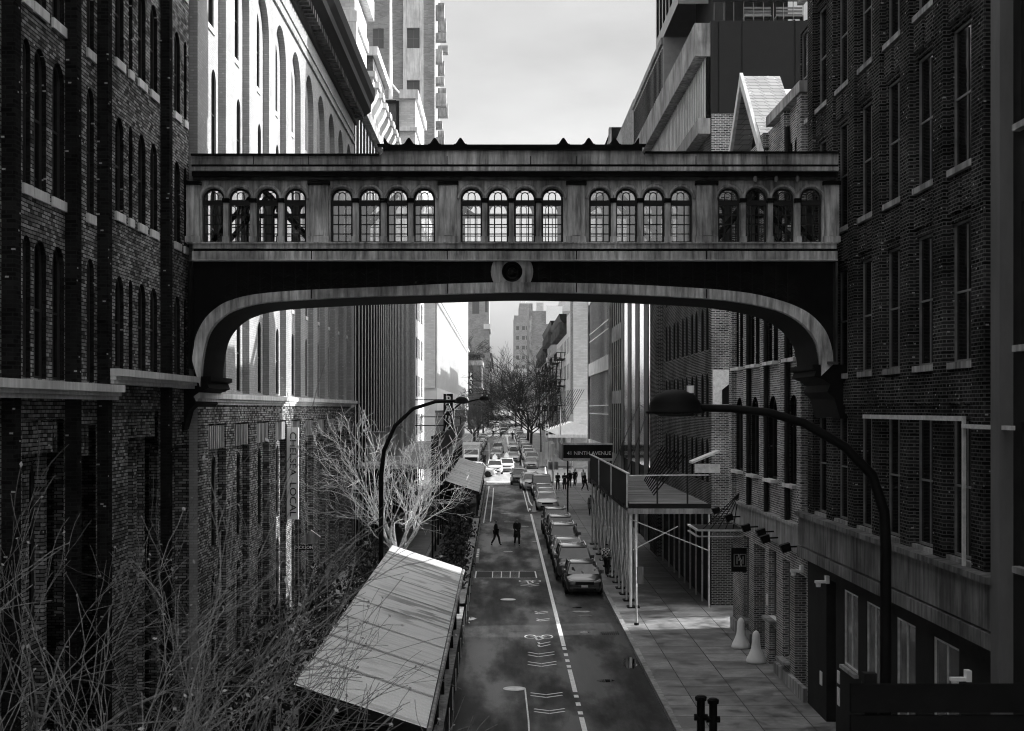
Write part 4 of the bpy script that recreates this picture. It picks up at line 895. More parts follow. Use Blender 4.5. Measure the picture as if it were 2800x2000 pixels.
def marking(name, mb, m='white_paint'):
    o = mb.build(name, M[m]); o['kind'] = 'structure'; recalc(o); return o
Yn = lambda zy: z3(0, zy)[1]
mb = MB(); ribbon(mb, [(2.42, Yn(1095)), (2.42, 118)], .16); ribbon(mb, [(2.42, 122), (2.42, 124)], .14)
for a, c in ((1100, 1118), (1140, 1157), (1177, 1193), (1213, 1229), (1240, 1380), (1398, 1415), (1445, 1466), (1500, 1520), (1537, 1760)): ribbon(mb, [(2.42, Yn(c)), (2.42, Yn(a))], .15)
marking('lane_line', mb)
mb = MB()
for zy, x0, xc, x1 in ((880, 1280, 1300, 1360), (925, 1290, 1310, 1370), (1070, 1300, 1310, 1375), (1132, 1238, 1300, 1400), (1192, 1236, 1320, 1412), (1385, 1252, 1350, 1450), (1485, 1275, 1370, 1465), (708, 1190, 1250, 1305)):
    for dz in (0, 17 if zy > 1000 else 9):
        X0, Ya = z3(x0, zy+dz); XC, Yb_ = z3(xc, zy+dz+(12 if zy > 1000 else 5)); X1, Yc = z3(x1, zy+dz-2); ribbon(mb, [(X0, Ya), (XC, Yb_), (X1, Yc)], .09)
marking('chevron_marking', mb)
mb = MB()
for cx, cy, s_ in ((1303, 1040, 1.0), (1248, 693, .78)):
    for dx in (-52*s_, 52*s_):
        X_, Y_ = z3(cx+dx, cy-4*s_); ribbon(mb, [(X_+.22*math.cos(k*.5236), Y_+.42*math.sin(k*.5236)) for k in range(13)], .06)
    A, Bp, Cc, D = z3(cx-20*s_, cy), z3(cx, cy-8*s_), z3(cx+28*s_, cy+8*s_), z3(cx-8*s_, cy+18*s_); ribbon(mb, [A, Bp, Cc, D, A], .09); ribbon(mb, [z3(cx-52*s_, cy-4*s_), Bp, z3(cx+50*s_, cy-4*s_)], .05)
marking('bicycle_marking', mb)
mb = MB()
for p in ([(1022, 110), (1018, 180), (1003, 320)], [(1205, 120), (1240, 258)], [(995, 100), (960, 330)]): ribbon(mb, [z3(*q) for q in p], .09)
ribbon(mb, [z3(1222, 110), z3(1245, 195), z3(1262, 222)], .13)
for a, c in (((1070, 270), (1128, 270)), ((1090, 322), (1150, 323)), ((1195, 350), (1240, 352)), ((1085, 505), (1140, 507)), ((1265, 445), (1292, 445)), ((945, 322), (1000, 324))): ribbon(mb, [z3(*a), z3(*c)], .12)
ribbon(mb, [z3(1218, 1360), z3(1228, 1450), z3(1240, 1560), z3(1243, 1624)], .05)
marking('crack_sealing', mb)
mb = MB()
for poly in ([(1165, 936), (1420, 936), (1430, 963), (1165, 963)], [(1350, 884), (1620, 884), (1640, 911), (1365, 911)], [(1432, 965), (1640, 965), (1650, 991), (1440, 991)], [(860, 1080), (1080, 1066), (1100, 1500), (800, 1620)]):
    flat(mb, [z3(*q) for q in poly][::-1], .0035)
marking('asphalt_patch', mb, 'patch')
mb = MB()
c = [z3(915, 630), z3(1280, 630), z3(1290, 672), z3(908, 672)]; ribbon(mb, c+[c[0]], .07, .012); o = MB(); flat(o, c[::-1], .008)
pl = thing('steel_road_plate', 'black steel cover plates with a pale grid in the middle, set across the near lane', 'road plate', (0, z3(1000, 650)[1], gz(75)))
o.build('plate', M['black'], pl); mb.build('border', M['white_paint'], pl)
mb = MB()
for k in range(6): ribbon(mb, [z3(1015, 634+7*k), z3(1182, 634+7*k)], .05, .013)
for k in range(4): ribbon(mb, [z3(1017+55*k, 632), z3(1015+55*k, 670)], .05, .014)
mb.build('grid', M['galv'], pl)
for i, (zx, zy, r_, lab) in enumerate(((1113, 805, .36, 'round manhole cover farther up the near lane'), (1152, 1360, .38, 'round manhole cover nearest the camera'))):
    X_, Y_ = z3(zx, zy); o = MB().lathe([(r_, .0), (r_, .012), (r_-.05, .018)], (X_, Y_, gz(Y_)), 24).build('manhole_cover', M['galv']); tag(o, lab, 'manhole', 'manhole covers in the near lane')
o = MB(); c = [z3(1690, 1005), z3(1800, 1005), z3(1812, 1022), z3(1685, 1022)]
for k in range(9): 
    a = k/9; o.box(c[0][0]+(c[1][0]-c[0][0])*a, c[0][0]+(c[1][0]-c[0][0])*a+.05, c[2][1], c[0][1], gz(59)+.006, gz(59)+.03)
tag(o.build('drain_grate', M['iron']), 'barred iron drain grate beside the right kerb', 'drain')
# puddles
m, n, p = newmat('puddle'); p.inputs['Base Color'].default_value = g(.01); p.inputs['Roughness'].default_value = .02; M['puddle'] = m
mb = MB()
def blob(cx, cy, rx, ry, sd):
    random.seed(sd); return [(cx+rx*(1+random.uniform(-.25, .25))*math.cos(2*math.pi*k/18), cy+ry*(1+random.uniform(-.2, .2))*math.sin(2*math.pi*k/18)) for k in range(18)]
for cx, cy, rx, ry, sd in ((1870, 1200, 45, 38, 1),):
    pts = [z3(x, y) for x, y in blob(cx, cy, rx, ry, sd)]; pts = [(min(x, 4.98), y) for x, y in pts]; flat(mb, pts[::-1], .005)
for cx, cy, rx, ry, sd in ((870, 925, 40, 10, 2), (850, 950, 28, 6, 3), (1545, 855, 30, 5, 4), (1560, 880, 60, 6, 5), (1590, 905, 50, 5, 8), (1720, 1310, 50, 9, 6), (1590, 1010, 30, 7, 7)):
    flat(mb, [z3(x, y) for x, y in blob(cx, cy, rx, ry, sd)][::-1], .006)
marking('puddle', mb, 'puddle')
# beyond the avenue
mb = MB(); flat(mb, [(-3.2, 331), (3.6, 331), (3.6, 346), (-3.2, 346)], .005); ribbon(mb, [(-3, 250), (1.3, 250)], .5); ribbon(mb, [(1.35, 195), (1.35, 330)], .28); ribbon(mb, [(2.95, 195), (2.95, 330)], .15)  # solid white band across the far road, then lane lines
ribbon(mb, [(-1.9, 350), (-1.9, 440)], .3); ribbon(mb, [(-1.6, 200), (-2.4, 290)], .1)
marking('far_lines_and_band', mb, 'white')
mb = MB(); ribbon(mb, [(-4.2, 157), (4.9, 157)], .5); ribbon(mb, [(-6, 161), (8, 161)], .6, .006); ribbon(mb, [(-6, 189), (8, 189)], .6, .006); marking('stop_line', mb, 'white')
# ================================================================ OUTDOOR DINING SHEDS, LEFT KERB LANE
def tin():
    m, n, p = newmat('tin'); N = n.nodes.new; K = n.links.new; geo = N('ShaderNodeNewGeometry')
    def ns(scale, st, f0, f1, a, b_):
        mp_ = N('ShaderNodeMapping'); mp_.inputs['Scale'].default_value = st; K(geo.outputs['Position'], mp_.inputs[0]); q = N('ShaderNodeTexNoise'); q.inputs['Scale'].default_value = scale; q.inputs['Detail'].default_value = 8; K(mp_.outputs[0], q.inputs['Vector'])
        r_ = N('ShaderNodeMapRange'); r_.inputs['From Min'].default_value = f0; r_.inputs['From Max'].default_value = f1; r_.inputs['To Min'].default_value = a; r_.inputs['To Max'].default_value = b_; K(q.outputs['Fac'], r_.inputs['Value']); return r_
    a = ns(2.2, (.07, 4.2, 1), .44, .52, .25, .92); c = ns(.22, (1, 1, 1), .45, .66, .08, .75)     # run marks across the sheets, in patches
    mx = N('ShaderNodeMix'); mx.data_type = 'FLOAT'; K(c.outputs[0], mx.inputs[0]); mx.inputs[2].default_value = .92; K(a.outputs[0], mx.inputs[3])
    K(mx.outputs[0], p.inputs['Base Color']); p.inputs['Roughness'].default_value = .45; return m
M['tin'] = tin()
def shed(y0, y1, lab, n_):
    t = thing('dining_shed', lab, 'dining shed', (-3, y0, gz(y0)), 'white roofed dining sheds in the left kerb lane')
    xl, xr, zl_, zr = -4.45, -1.6, 3.5, 2.56
    mb = MB(); y = y0; step = .3
    def P(x, yy, dz): return (x, yy, gz(yy)+(zl_+(zr-zl_)*(x-xl)/(xr-xl))+dz)
    while y < y1-.01:
        a, c, d, e = y, y+step*.42, y+step*.58, y+step
        e = min(e, y1)
        mb.quad(P(xl, a, 0), P(xr, a, 0), P(xr, c, 0), P(xl, c, 0)); mb.quad(P(xl, c, 0), P(xr, c, 0), P(xr, (c+d)/2, .05), P(xl, (c+d)/2, .05)); mb.quad(P(xl, (c+d)/2, .05), P(xr, (c+d)/2, .05), P(xr, d, 0), P(xl, d, 0)); mb.quad(P(xl, d, 0), P(xr, d, 0), P(xr, e, 0), P(xl, e, 0))
        y += step
    mb.build('roof', M['tin'], t)
    y = y0+3.1
    while y < y1-1:
        q = MB(); q.quad(P(xl, y, .056), P(xr, y, .056), P(xr, y+.05, .056), P(xl, y+.05, .056)); q.quad(P(xl, y, .03), P(xr, y, .03), P(xr, y, .056), P(xl, y, .056)); q.build('seam', M['stone_white'], t); y += 3.3
    q = MB(); q.tube([P(xr+.06, y0, -.03), P(xr+.06, y1, -.03)], .06, 6); q.build('gutter', M['stone'], t)
    mb = MB()
    for a in (y0+.02, y1-.14): mb.quad(P(xl, a, -.02), P(xr, a, -.02), P(xr, a, -.26), P(xl, a, -.26)); mb.quad(P(xl, a+.1, -.02), P(xl, a+.1, -.26), P(xr, a+.1, -.26), P(xr, a+.1, -.02)); mb.quad(P(xl, a, -.26), P(xr, a, -.26), P(xr, a+.1, -.26), P(xl, a+.1, -.26))
    for x in (xl, xr-.08): mb.quad(P(x, y0+.13, -.02), P(x, y1-.15, -.02), P(x, y1-.15, -.24), P(x, y0+.13, -.24)); mb.quad(P(x+.08, y0+.13, -.02), P(x+.08, y0+.13, -.24), P(x+.08, y1-.15, -.24), P(x+.08, y1-.15, -.02))
    mb.build('fascia', M['wood_dark'], t)
    for k in range(n_):
        yy = y0+.2+(y1-y0-.5)*k/(n_-1)
        for x, z in ((xl+.15, zl_-.1), (xr-.15, zr-.12)): MB().box(x-.06, x+.06, yy, yy+.12, gz(yy), gz(yy)+z-.12).build('post', M['wood_dark'], t)
    mb = MB()
    for k in range(int((y1-y0)/.4)):
        yy = y0+.4*k; mb.quad((xr-.2, yy, gz(yy)+.02), (xr-.2, yy+.38, gz(yy)+.02), (xr-.2, yy+.38, gz(yy)+1.15), (xr-.2, yy, gz(yy)+1.15))
    mb.build('side_boards', M['wood_dark'], t)
    mb = MB(); mb.quad((xl+.1, y0, gz(y0)+.02), (xl+.1, y1, gz(y1)+.02), (xl+.1, y1, gz(y1)+3.2), (xl+.1, y0, gz(y0)+3.2)); mb.build('back_panel', M['wood_dark'], t)
    return t
shed(31.4, 59.8, 'long dining shed with a sloping pale corrugated metal roof, nearest on the left', 8)
shed(106.7, 145, 'farther dining shed with a bright white roof on the left kerb near the avenue', 8)
def barrier(y0, y1, lab):
    t = thing('roadside_barrier', lab, 'barrier', (-1.8, y0, gz(y0)), 'planter barriers along the dining sheds')
    mb = MB(); mb.quad((-2.0, y0, gz(y0)+.78), (-1.55, y0, gz(y0)+.78), (-1.55, y1, gz(y1)+.78), (-2.0, y1, gz(y1)+.78)); mb.build('top_board', M['stone'], t)
    mb = MB(); mb.quad((-1.5, y0, gz(y0)-.02), (-1.5, y1, gz(y1)-.02), (-1.5, y1, gz(y1)+.76), (-1.5, y0, gz(y0)+.76)); mb.quad((-2.05, y0, gz(y0)), (-1.5, y0, gz(y0)), (-1.5, y0, gz(y0)+.76), (-2.05, y0, gz(y0)+.76)); mb.build('side_board', M['wood_dark'], t)
    mb = MB()
    for k in range(int((y1-y0)/3)): mb.box(-1.498, -1.47, y0+3*k, y0+3*k+.12, gz(y0+3*k), gz(y0+3*k)+.7)
    mb.build('reflector', M['white'], t)
barrier(24, 61.5, 'low planter barrier with a pale top board along the nearest dining shed')
barrier(62.5, 105.5, 'dark planter barrier beside the open dining area between the two sheds'); barrier(106.5, 150, 'planter barrier along the farther white roofed shed')
# striped road edge marker
mb = MB()
for k in range(5): mb.box(-1.44, -1.3, 84.0+1.1*k, 84.6+1.1*k, gz(84), gz(84)+.35)
tag(mb.build('striped_edge_marker', M['white']), 'white and dark striped marker at the road edge beside the planters', 'marker')
def shrub(x, y, r, h, lab, m='leaf', n_=420, ls=.13, group=None):
    t = thing('leafy_shrub', lab, 'shrub', (x, y, gz(y)), group); mb = MB(); random.seed(int(x*31+y*7))
    for k in range(5): leafball(mb, (x+random.uniform(-.35, .35)*r, y+random.uniform(-.4, .4)*r, gz(y)+h*(.35+.13*k)), r*.62, n_//5, ls)
    mb.build('foliage', M[m], t); MB().tube([(x, y, gz(y)), (x, y, gz(y)+h*.5)], .05, 5).build('stem', M['bark_dark'], t); return t
names = ['first', 'second', 'third', 'fourth', 'fifth', 'sixth', 'seventh', 'eighth', 'ninth', 'tenth', 'eleventh', 'twelfth']
for i, (x, y, r, h) in enumerate(((-2.4, 64, .9, 2.0), (-2.3, 67, .9, 2.3), (-2.2, 71, 1.0, 2.8), (-2.3, 76, 1.1, 3.2), (-2.2, 81, 1.1, 3.2), (-2.5, 86, 1.0, 3.0), (-2.3, 91, 1.0, 2.8), (-2.5, 97, 1.1, 3.0), (-2.8, 102, 1.1, 3.0))):
    shrub(x, y, r, h, names[i]+' dark leafy shrub from the near end of the planters between the dining sheds', group='shrubs in the dining planters')
for i, (x, y, r, h) in enumerate(((-6.4, 22, 1.7, 3.2), (-6.0, 27, 1.6, 3.0), (-6.6, 32, 1.7, 3.3), (-6.1, 37, 1.5, 3.0), (-6.7, 43, 1.6, 3.4), (-6.1, 49, 1.5, 3.2), (-6.5, 55, 1.4, 3.0), (-5.9, 62, 1.2, 3.0), (-6.3, 69, 1.2, 3.2))):
    shrub(x, y, r, h, names[i]+' dark evergreen shrub from the camera along the left pavement below the warehouses', n_=900, ls=.1, group='evergreens along the left pavement')
# tables with seated guests are added with the people
for i, (x, y) in enumerate(((-3.4, 66.5), (-3.5, 71), (-3.4, 76))):
    t = thing('cafe_table', names[i]+' small pale cafe table from the shed, in the open dining area', 'table', (x, y, gz(y)), 'cafe tables')
    MB().box(x-.4, x+.4, y-.4, y+.4, gz(y)+.72, gz(y)+.75).build('tabletop', M['white'], t); MB().tube([(x, y, gz(y)), (x, y, gz(y)+.72)], .04, 6).build('leg', M['iron'], t)
    for sx in (-.75, .75):
        c = thing('cafe_chair', ('left' if sx < 0 else 'right')+' chair at the '+names[i]+' cafe table', 'chair', (x+sx, y, gz(y)), 'cafe chairs')
        MB().box(x+sx-.2, x+sx+.2, y-.2, y+.2, gz(y)+.43, gz(y)+.46).build('seat', M['wood'], c); s_ = 1 if sx > 0 else -1
        MB().box(x+sx+s_*.2-.015, x+sx+s_*.2+.015, y-.2, y+.2, gz(y)+.46, gz(y)+.9).build('backrest', M['wood'], c)
        for dx in (-.17, .17):
            for dy in (-.17, .17): MB().tube([(x+sx+dx, y+dy, gz(y)), (x+sx+dx, y+dy, gz(y)+.43)], .018, 4).build('leg', M['iron'], c)
# ================================================================ SIDEWALK SHEDS (SCAFFOLDS)
t = thing('left_sidewalk_shed', 'long sidewalk shed with a black parapet and pale deck on the left before the avenue', 'scaffold', (-6, 86, gz(86)))
t.name = 'sidewalk_shed'
MB().box(-8.5, -4.1, 86, 152, 6.2, 6.4).build('deck', M['stone'], t)
MB().box(-4.1, -4.0, 86, 152, 6.75, 8.05).box(-4.12, -3.96, 86, 152, 8.05, 8.12).build('parapet', M['black'], t)
for k in range(6): MB().box(-4.08, -3.98, 87+11*k, 97.5+11*k, 6.15, 6.7).build('beam_panel', M['stone'] if k > 1 else M['stone_dark'], t)
for k in range(18):
    for x in (-4.05, -8.3): MB().tube([(x, 86.5+3.8*k, gz(90)), (x, 86.5+3.8*k, 6.2)], .06, 6).build('post', M['iron'], t)
MB().tube([(-8.4, 152, 8.9), (-4.2, 152, 8.9)], .05, 4).tube([(-8.4, 152, 6.4), (-8.4, 152, 8.9)], .05, 4).tube([(-4.2, 152, 6.4), (-4.2, 152, 8.9)], .05, 4).build('end_railing', M['iron'], t)
for i, (x, y, h) in enumerate(((-7.9, 92, 1.8), (-7.6, 104, 2.0))):
    o = MB().box(x-.5, x+.5, y, y+1, 6.42, 6.4+h).box(x-.6, x+.6, y-.1, y+1.1, 6.4+h, 6.5+h).build('roof_vent_box', M['stone']); tag(o, ('nearer' if i == 0 else 'farther')+' pale ventilation box on the left sidewalk shed deck', 'vent box', 'vent boxes on the left deck')
t = thing('sidewalk_shed', 'steel pipe sidewalk shed with open plank deck over the right pavement', 'scaffold', (7.5, 65, gz(65)))
x0, x1, ya, yb = 5.8, 9.3, 65.3, 93.5
def dk(y): return 5.15+0*y
mb = MB()
y = ya+.3; random.seed(9)
while y < yb: mb.box(x0, x1, y, y+.24, 5.45, 5.49+random.uniform(0, .02)); y += .26
mb.build('deck_planks', M['wood'], t)
MB().box(x0-.15, x1+.1, ya, ya+.12, 5.05, 5.28).build('front_beam', M['stone'], t); MB().box(x0-.1, x1+.1, ya+.14, ya+.24, 5.28, 5.5).build('front_joist', M['iron'], t)
for k in range(9): MB().box(x0-.1, x1+.05, ya+3+3.1*k, ya+3.1+3.1*k, 5.2, 5.43).build('joist', M['iron'], t)
MB().box(x0-.08, x0, ya+.3, yb, 5.1, 5.3).build('side_beam', M['iron'], t)
MB().box(x0-.1, x0-.05, ya+1, yb, 5.32, 6.8).build('parapet', M['wood_dark'], t)
MB().box(x0-.13, x0-.02, ya+.4, yb, 6.8, 6.86).build('parapet_rail', M['galv'], t)
for k in range(3): MB().box(x0-.16, x0-.1, ya+.5+9.5*k, ya+.65+9.5*k, 5.3, 6.8).build('parapet_post', M['galv'], t)
MB().tube([(x0-.05, ya+.2, 6.75), (x1, ya+.2, 6.78)], .03, 5).build('end_rail', M['galv'], t)
for x in (7.0, 8.35): MB().tube([(x, ya+.2, 5.45), (x, ya+.2, 6.75)], .04, 4).build('rail_post', M['iron'], t)
ys = [65.45, 67.6, 69.8, 71.9, 74.1, 76.3, 78.5, 81, 84, 87, 90, 93]
for i, y in enumerate(ys):
    for dx in (0, .28): MB().tube([(x0+dx, y+dx*1.5, gz(y)+.16), (x0+dx, y+dx*1.5, 5.15)], .045 if i else .06, 6).build('post', M['white'] if i in (0, 2, 5) else M['galv'], t)
    MB().box(x0-.14, x0+.4, y-.1, y+.55, gz(y)+.142, gz(y)+.2).build('sole_board', M['wood_dark'], t)
    MB().tube([(x1, y, gz(y)+.14), (x1, y, 5.15)], .045, 6).build('rear_post', M['steel'], t)
for a, c in zip(ys, ys[1:]):
    MB().tube([(x0-.03, a, gz(a)+1.1), (x0-.03, c, gz(c)+3.3)], .022, 4).tube([(x0-.03, a, gz(a)+3.3), (x0-.03, c, gz(c)+1.1)], .022, 4).build('cross_brace', M['galv'], t)
    MB().tube([(x0-.05, a, gz(a)+4.6), (x0-.05, c, gz(c)+4.6)], .022, 4).build('ledger', M['galv'], t)
MB().tube([(x0, 65.4, 4.8), (x1, 65.4, 3.4)], .025, 5).tube([(x0+.1, 65.3, 3.45), (7.9, 65.3, 4.5)], .025, 5).build('end_brace', M['galv'], t)
for k in range(9):
    o = MB().beam((7.4+.12*k, 71+1.8*k, 5.55), (8.9+.05*k, 69.8+1.8*k, 7.6), .06, .06).build('leaning_board', M['iron'], None)
    tag(o, names[k]+' from the front of the long dark boards leaning on the scaffold deck', 'board', 'boards leaning on the scaffold deck')
t = thing('steel_canopy', 'small flat steel door canopy hung on rods beside the scaffold', 'canopy', (8.7, 58.5, 5))
MB().box(7.75, WR-.02, 57.3, 60, 4.95, 5.0).build('top_plate', M['iron'], t)
MB().box(7.7, WR-.02, 57.25, 57.3, 4.72, 4.77).box(7.7, WR-.02, 57.25, 57.3, 4.95, 5.02).box(7.65, 7.75, 57.3, 60, 4.72, 4.77).box(7.65, 7.74, 57.3, 60, 4.95, 5.02).build('edge_channel', M['galv'], t)
for k in range(5): MB().tube([(7.9+.3*k, 57.4, 5.0), (WR-.1, 57.9, 6.4)], .02, 4).build('tie_rod', M['iron'], t)
t = thing('metal_awning', 'short sloping metal awning above the side door beyond the alley', 'awning', (9, 66, 7.4))
MB().prism([(8.5, 7.3), (WR+.2, 7.8), (WR+.2, 7.9), (8.5, 7.4)], 'y', 65, 66.1).box(8.6, WR+.2, 64.95, 65, 6.9, 7.3).build('sheet', M['galv'], t)
# ================================================================ STREET LAMPS
def lamp(name_label, pts, Y, r0, r1, hx, hy, hs):
    t = thing('street_lamp', name_label, 'street lamp', (pts[0][0], Y, gz(Y)))
    n_ = len(pts); MB().tube(pts, [r0+(r1-r0)*i/(n_-1) for i in range(n_)], 8).build('pole', M['black'], t, True)
    c = pt(hx, hy, Y)
    mb = MB(); pr = [(.0, .34), (.12, .33), (.28, .25), (.36, .12), (.38, .0), (.42, -.02), (.42, -.05), (.36, -.06)]
    b0 = len(mb.v); mb.lathe([(r*hs, z*hs) for r, z in pr], (0, 0, 0), 18)
    mb.v = [(c.x+x*1.15, c.y+y, c.z+z) for x, y, z in mb.v]; mb.build('lamp_head', M['black'], t, True)
    mb = MB(); mb.lathe([(.34*hs, -.065*hs), (.3*hs, -.1*hs), (.1*hs, -.11*hs)], (c.x, c.y, c.z), 14); mb.build('lens', M['lamp_lens'], t, True)
    MB().lathe([(.06*hs, 0), (.06*hs, .12*hs)], (c.x+.25*hs, c.y, c.z+.28*hs), 8).build('photocell', M['white'], t)
    return t
def ptl(L_, Y): return [tuple(pt(x, y, Y)) for x, y in L_]
P1 = [(pt(2422, 1600, 22).x, 22, gz(22))]+ptl([(2422, 1500), (2418, 1400), (2385, 1300), (2310, 1222), (2200, 1158), (2100, 1128), (2000, 1118), (1900, 1115)], 22)
lamp('big dark street lamp with a domed head reaching in from the right, nearest the camera', P1, 22, .09, .055, 1846, 1122, .92)
P2 = [(-4.59, 56, gz(56))]+ptl([(1042, 1500), (1042, 1300), (1050, 1232), (1080, 1165), (1130, 1118), (1190, 1099), (1245, 1097)], 56)
lamp('dark street lamp with a long curved arm rising from the left kerb', P2, 56, .1, .06, 1262, 1100, .62)
P3 = [(-4.7, 117, gz(117))]+ptl([(1207, 1240), (1213, 1180), (1226, 1132), (1260, 1103), (1310, 1092)], 117)
lamp('small distant street lamp with its arm ending by the white finned building', P3, 117, .1, .06, 1324, 1093, .9)
P4_ = [(5.6, 205, gz(205))]+ptl([(1479, 1200), (1476, 1150), (1455, 1128), (1430, 1122)], 205)
lamp('far street lamp among the trees beyond the avenue on the right', P4_, 205, .1, .06, 1420, 1122, .9)
# ================================================================ SIGNS
t = thing('vertical_banner_sign', 'tall narrow white blade sign lettered CHELSEA LOCAL on the sunlit warehouse wall', 'sign', (-8.3, 58.2, 7))
MB().box(-8.52, -8.05, 58.15, 58.27, 5.35, 9.0).build('board', M['white'], t)
MB().box(-8.56, -8.525, 58.1, 58.3, 5.2, 9.15).build('mounting', M['iron'], t)
me = text('CHELSEA  LOCAL', .37, (-8.28, 58.13, 7.15), t, M['black'], .006, rot=-90, sx=1.0)
bpy.context.view_layer.update(); dz = me.dimensions.z; me.scale.z = 3.35/dz if dz else 1
t = thing('hanging_shop_sign', 'small dark plank sign with pale letters hanging under the tall white sign', 'sign', (-8.2, 58.5, 3.9))
MB().box(-8.2, -7.55, 58.4, 58.46, 4.1, 4.32).build('board', M['black'], t); text('DICKSON', .17, (-7.87, 58.39, 4.21), t, M['white'], .004)
MB().prism([(-8.1, 4.4), (-7.6, 4.9), (-7.2, 4.6), (-7.5, 4.35)], 'y', 58.5, 58.6).build('awning_flap', M['stone'], t)
def vsign(lab, X, Y, zt_, s_, letters, wd, arrow=False):
    t = thing('parking_sign', lab, 'sign', (X, Y, zt_)); n_ = len(letters)+(1 if arrow else 0)
    MB().box(X-wd/2, X+wd/2, Y, Y+.3, zt_-s_*n_-.15, zt_+.15).build('board', M['black'], t)
    for i, ch in enumerate(letters): text(ch, s_*1.12, (X, Y-.03, zt_-s_*(i+.5)), t, M['white'], .02, bold=s_*.02)
    if arrow:
        z = zt_-s_*(n_-.5); MB().tube([(X-.2, Y-.02, z+.3), (X+.15, Y-.02, z-.1)], .06, 4).tube([(X+.2, Y-.02, z+.1), (X+.18, Y-.02, z-.18), (X-.1, Y-.02, z-.2)], .06, 4).build('arrow', M['white'], t)
    return t
vsign('nearer vertical black sign reading PARK in big white letters on the left before the avenue', -5.35, 148, 11.1, .98, 'PARK', .95)
vsign('distant small vertical black sign reading PARK with an arrow, far left of the street', -7.3, 355, 18.5, 1.02, 'PARK', 1.05, True)
for z in (8.0, 10.6): MB().box(-8.7, -5.8, 148.1, 148.2, z, z+.1).build('bracket', M['iron'], bpy.data.objects['parking_sign'])
t = thing('avenue_canopy', 'dark box canopy lettered with its NINTH AVENUE address over the right pavement', 'canopy', (7, 118, 5))
MB().box(5.02, 8.95, 118, 124, 5.75, 6.83).build('box', M['black'], t)
MB().box(4.98, 9.0, 117.9, 118, 6.83, 6.97).box(4.98, 9.0, 117.9, 118, 5.55, 5.75).build('trim', M['galv'], t)
MB().box(4.9, 5.02, 118.01, 124, 5.6, 6.9).build('side_panel', M['stone'], t)
text('41 NINTH AVENUE', .42, (7.1, 117.96, 6.15), t, M['white'], .01)
for x in (5.4, 8.9): MB().tube([(x, 118.5, gz(118)+.14), (x, 118.5, 5.74)], .07, 6).build('post', M['iron'], t)
t = thing('blade_sign', 'square black blade sign with a framed split letter H emblem above the right pavement', 'sign', (9.2, 56.5, 4))
S0x, S0z, SS = 8.98, 3.42, 56.5/4000*(160/2274)   # sign pixels -> metres at its distance
def sp(px_, py_): return (pt(1960+px_*160/2274, 1460+py_*160/2274, 56.5).x, pt(1960+px_*160/2274, 1460+py_*160/2274, 56.5).z)
a, c = sp(575, 555), sp(1165, 1480); MB().box(a[0], c[0], 56.5, 56.62, c[1], a[1]).build('board', M['black'], t)
a, c = sp(1165, 480), sp(1280, 1480); MB().box(a[0], WR+.05, 56.52, 56.6, a[1]-.05, a[1]).build('bracket', M['iron'], t)
mb = MB()
def rect(x0, y0, x1, y1): a, c = sp(x0, y0), sp(x1, y1); mb.box(a[0], c[0], 56.475, 56.5, c[1], a[1])
rect(655, 785, 860, 820); rect(655, 820, 700, 1235); rect(655, 1235, 890, 1275); rect(920, 785, 1140, 820); rect(1105, 820, 1145, 1235); rect(945, 1235, 1150, 1275)
rect(755, 880, 815, 1180); rect(995, 880, 1050, 1180); rect(815, 1000, 880, 1050); rect(935, 995, 995, 1045)
mb.build('emblem', M['frame_light'], t)
mb = MB()
for off in (0, 45):
    pts = [(858, 785), (845, 850), (850, 920), (880, 990), (910, 1060), (925, 1130), (915, 1190), (890, 1275)]
    mb.tube([(sp(x+off, y)[0], 56.47, sp(x+off, y)[1]) for x, y in pts], .006, 4)
mb.build('wave', M['white'], t)
# flood lights on the stone band
for i, (x, y) in enumerate(((1998, 1395), (2036, 1414), (2086, 1442), (2130, 1455), (2142, 1472), (2202, 1496))):
    Y_ = YR(x)+.3; z = CZ+(1118-y)*Y_/4000
    t = thing('flood_light', names[i]+' from the left of the small dark floodlights along the stone band', 'light', (WR-.5, Y_, z), 'floodlights on the stone band')
    MB().prism([(WR-.75, z+.05), (WR-.45, z+.14), (WR-.4, z-.1), (WR-.65, z-.18)], 'y', Y_-.16, Y_+.16).build('housing', M['black'], t); MB().tube([(WR-.45, Y_, z), (WR-.05, Y_, z+.02)], .03, 5).build('arm', M['black'], t)
for i, (x, y) in enumerate(((2210, 1560), (2282, 1590), (2695, 1855))):
    Y_ = YR(x)+(.2 if i < 2 else 0); z = CZ+(1118-y)*Y_/4000; X_ = WR-.32 if i < 2 else WR-.5
    t = thing('security_camera', ('left', 'middle', 'right')[i]+' white security camera bracket on the lower right wall', 'camera', (X_, Y_, z), 'white camera brackets')
    MB().box(X_-.2, X_+.1, Y_-.08, Y_+.05, z-.05, z+.02).build('arm', M['white'], t); MB().box(X_+.1, X_+.2, Y_-.1, Y_+.1, z-.06, z+.16).lathe([(.07, -.16), (.08, -.06)], (X_-.1, Y_, z), 8).build('head', M['white'], t)
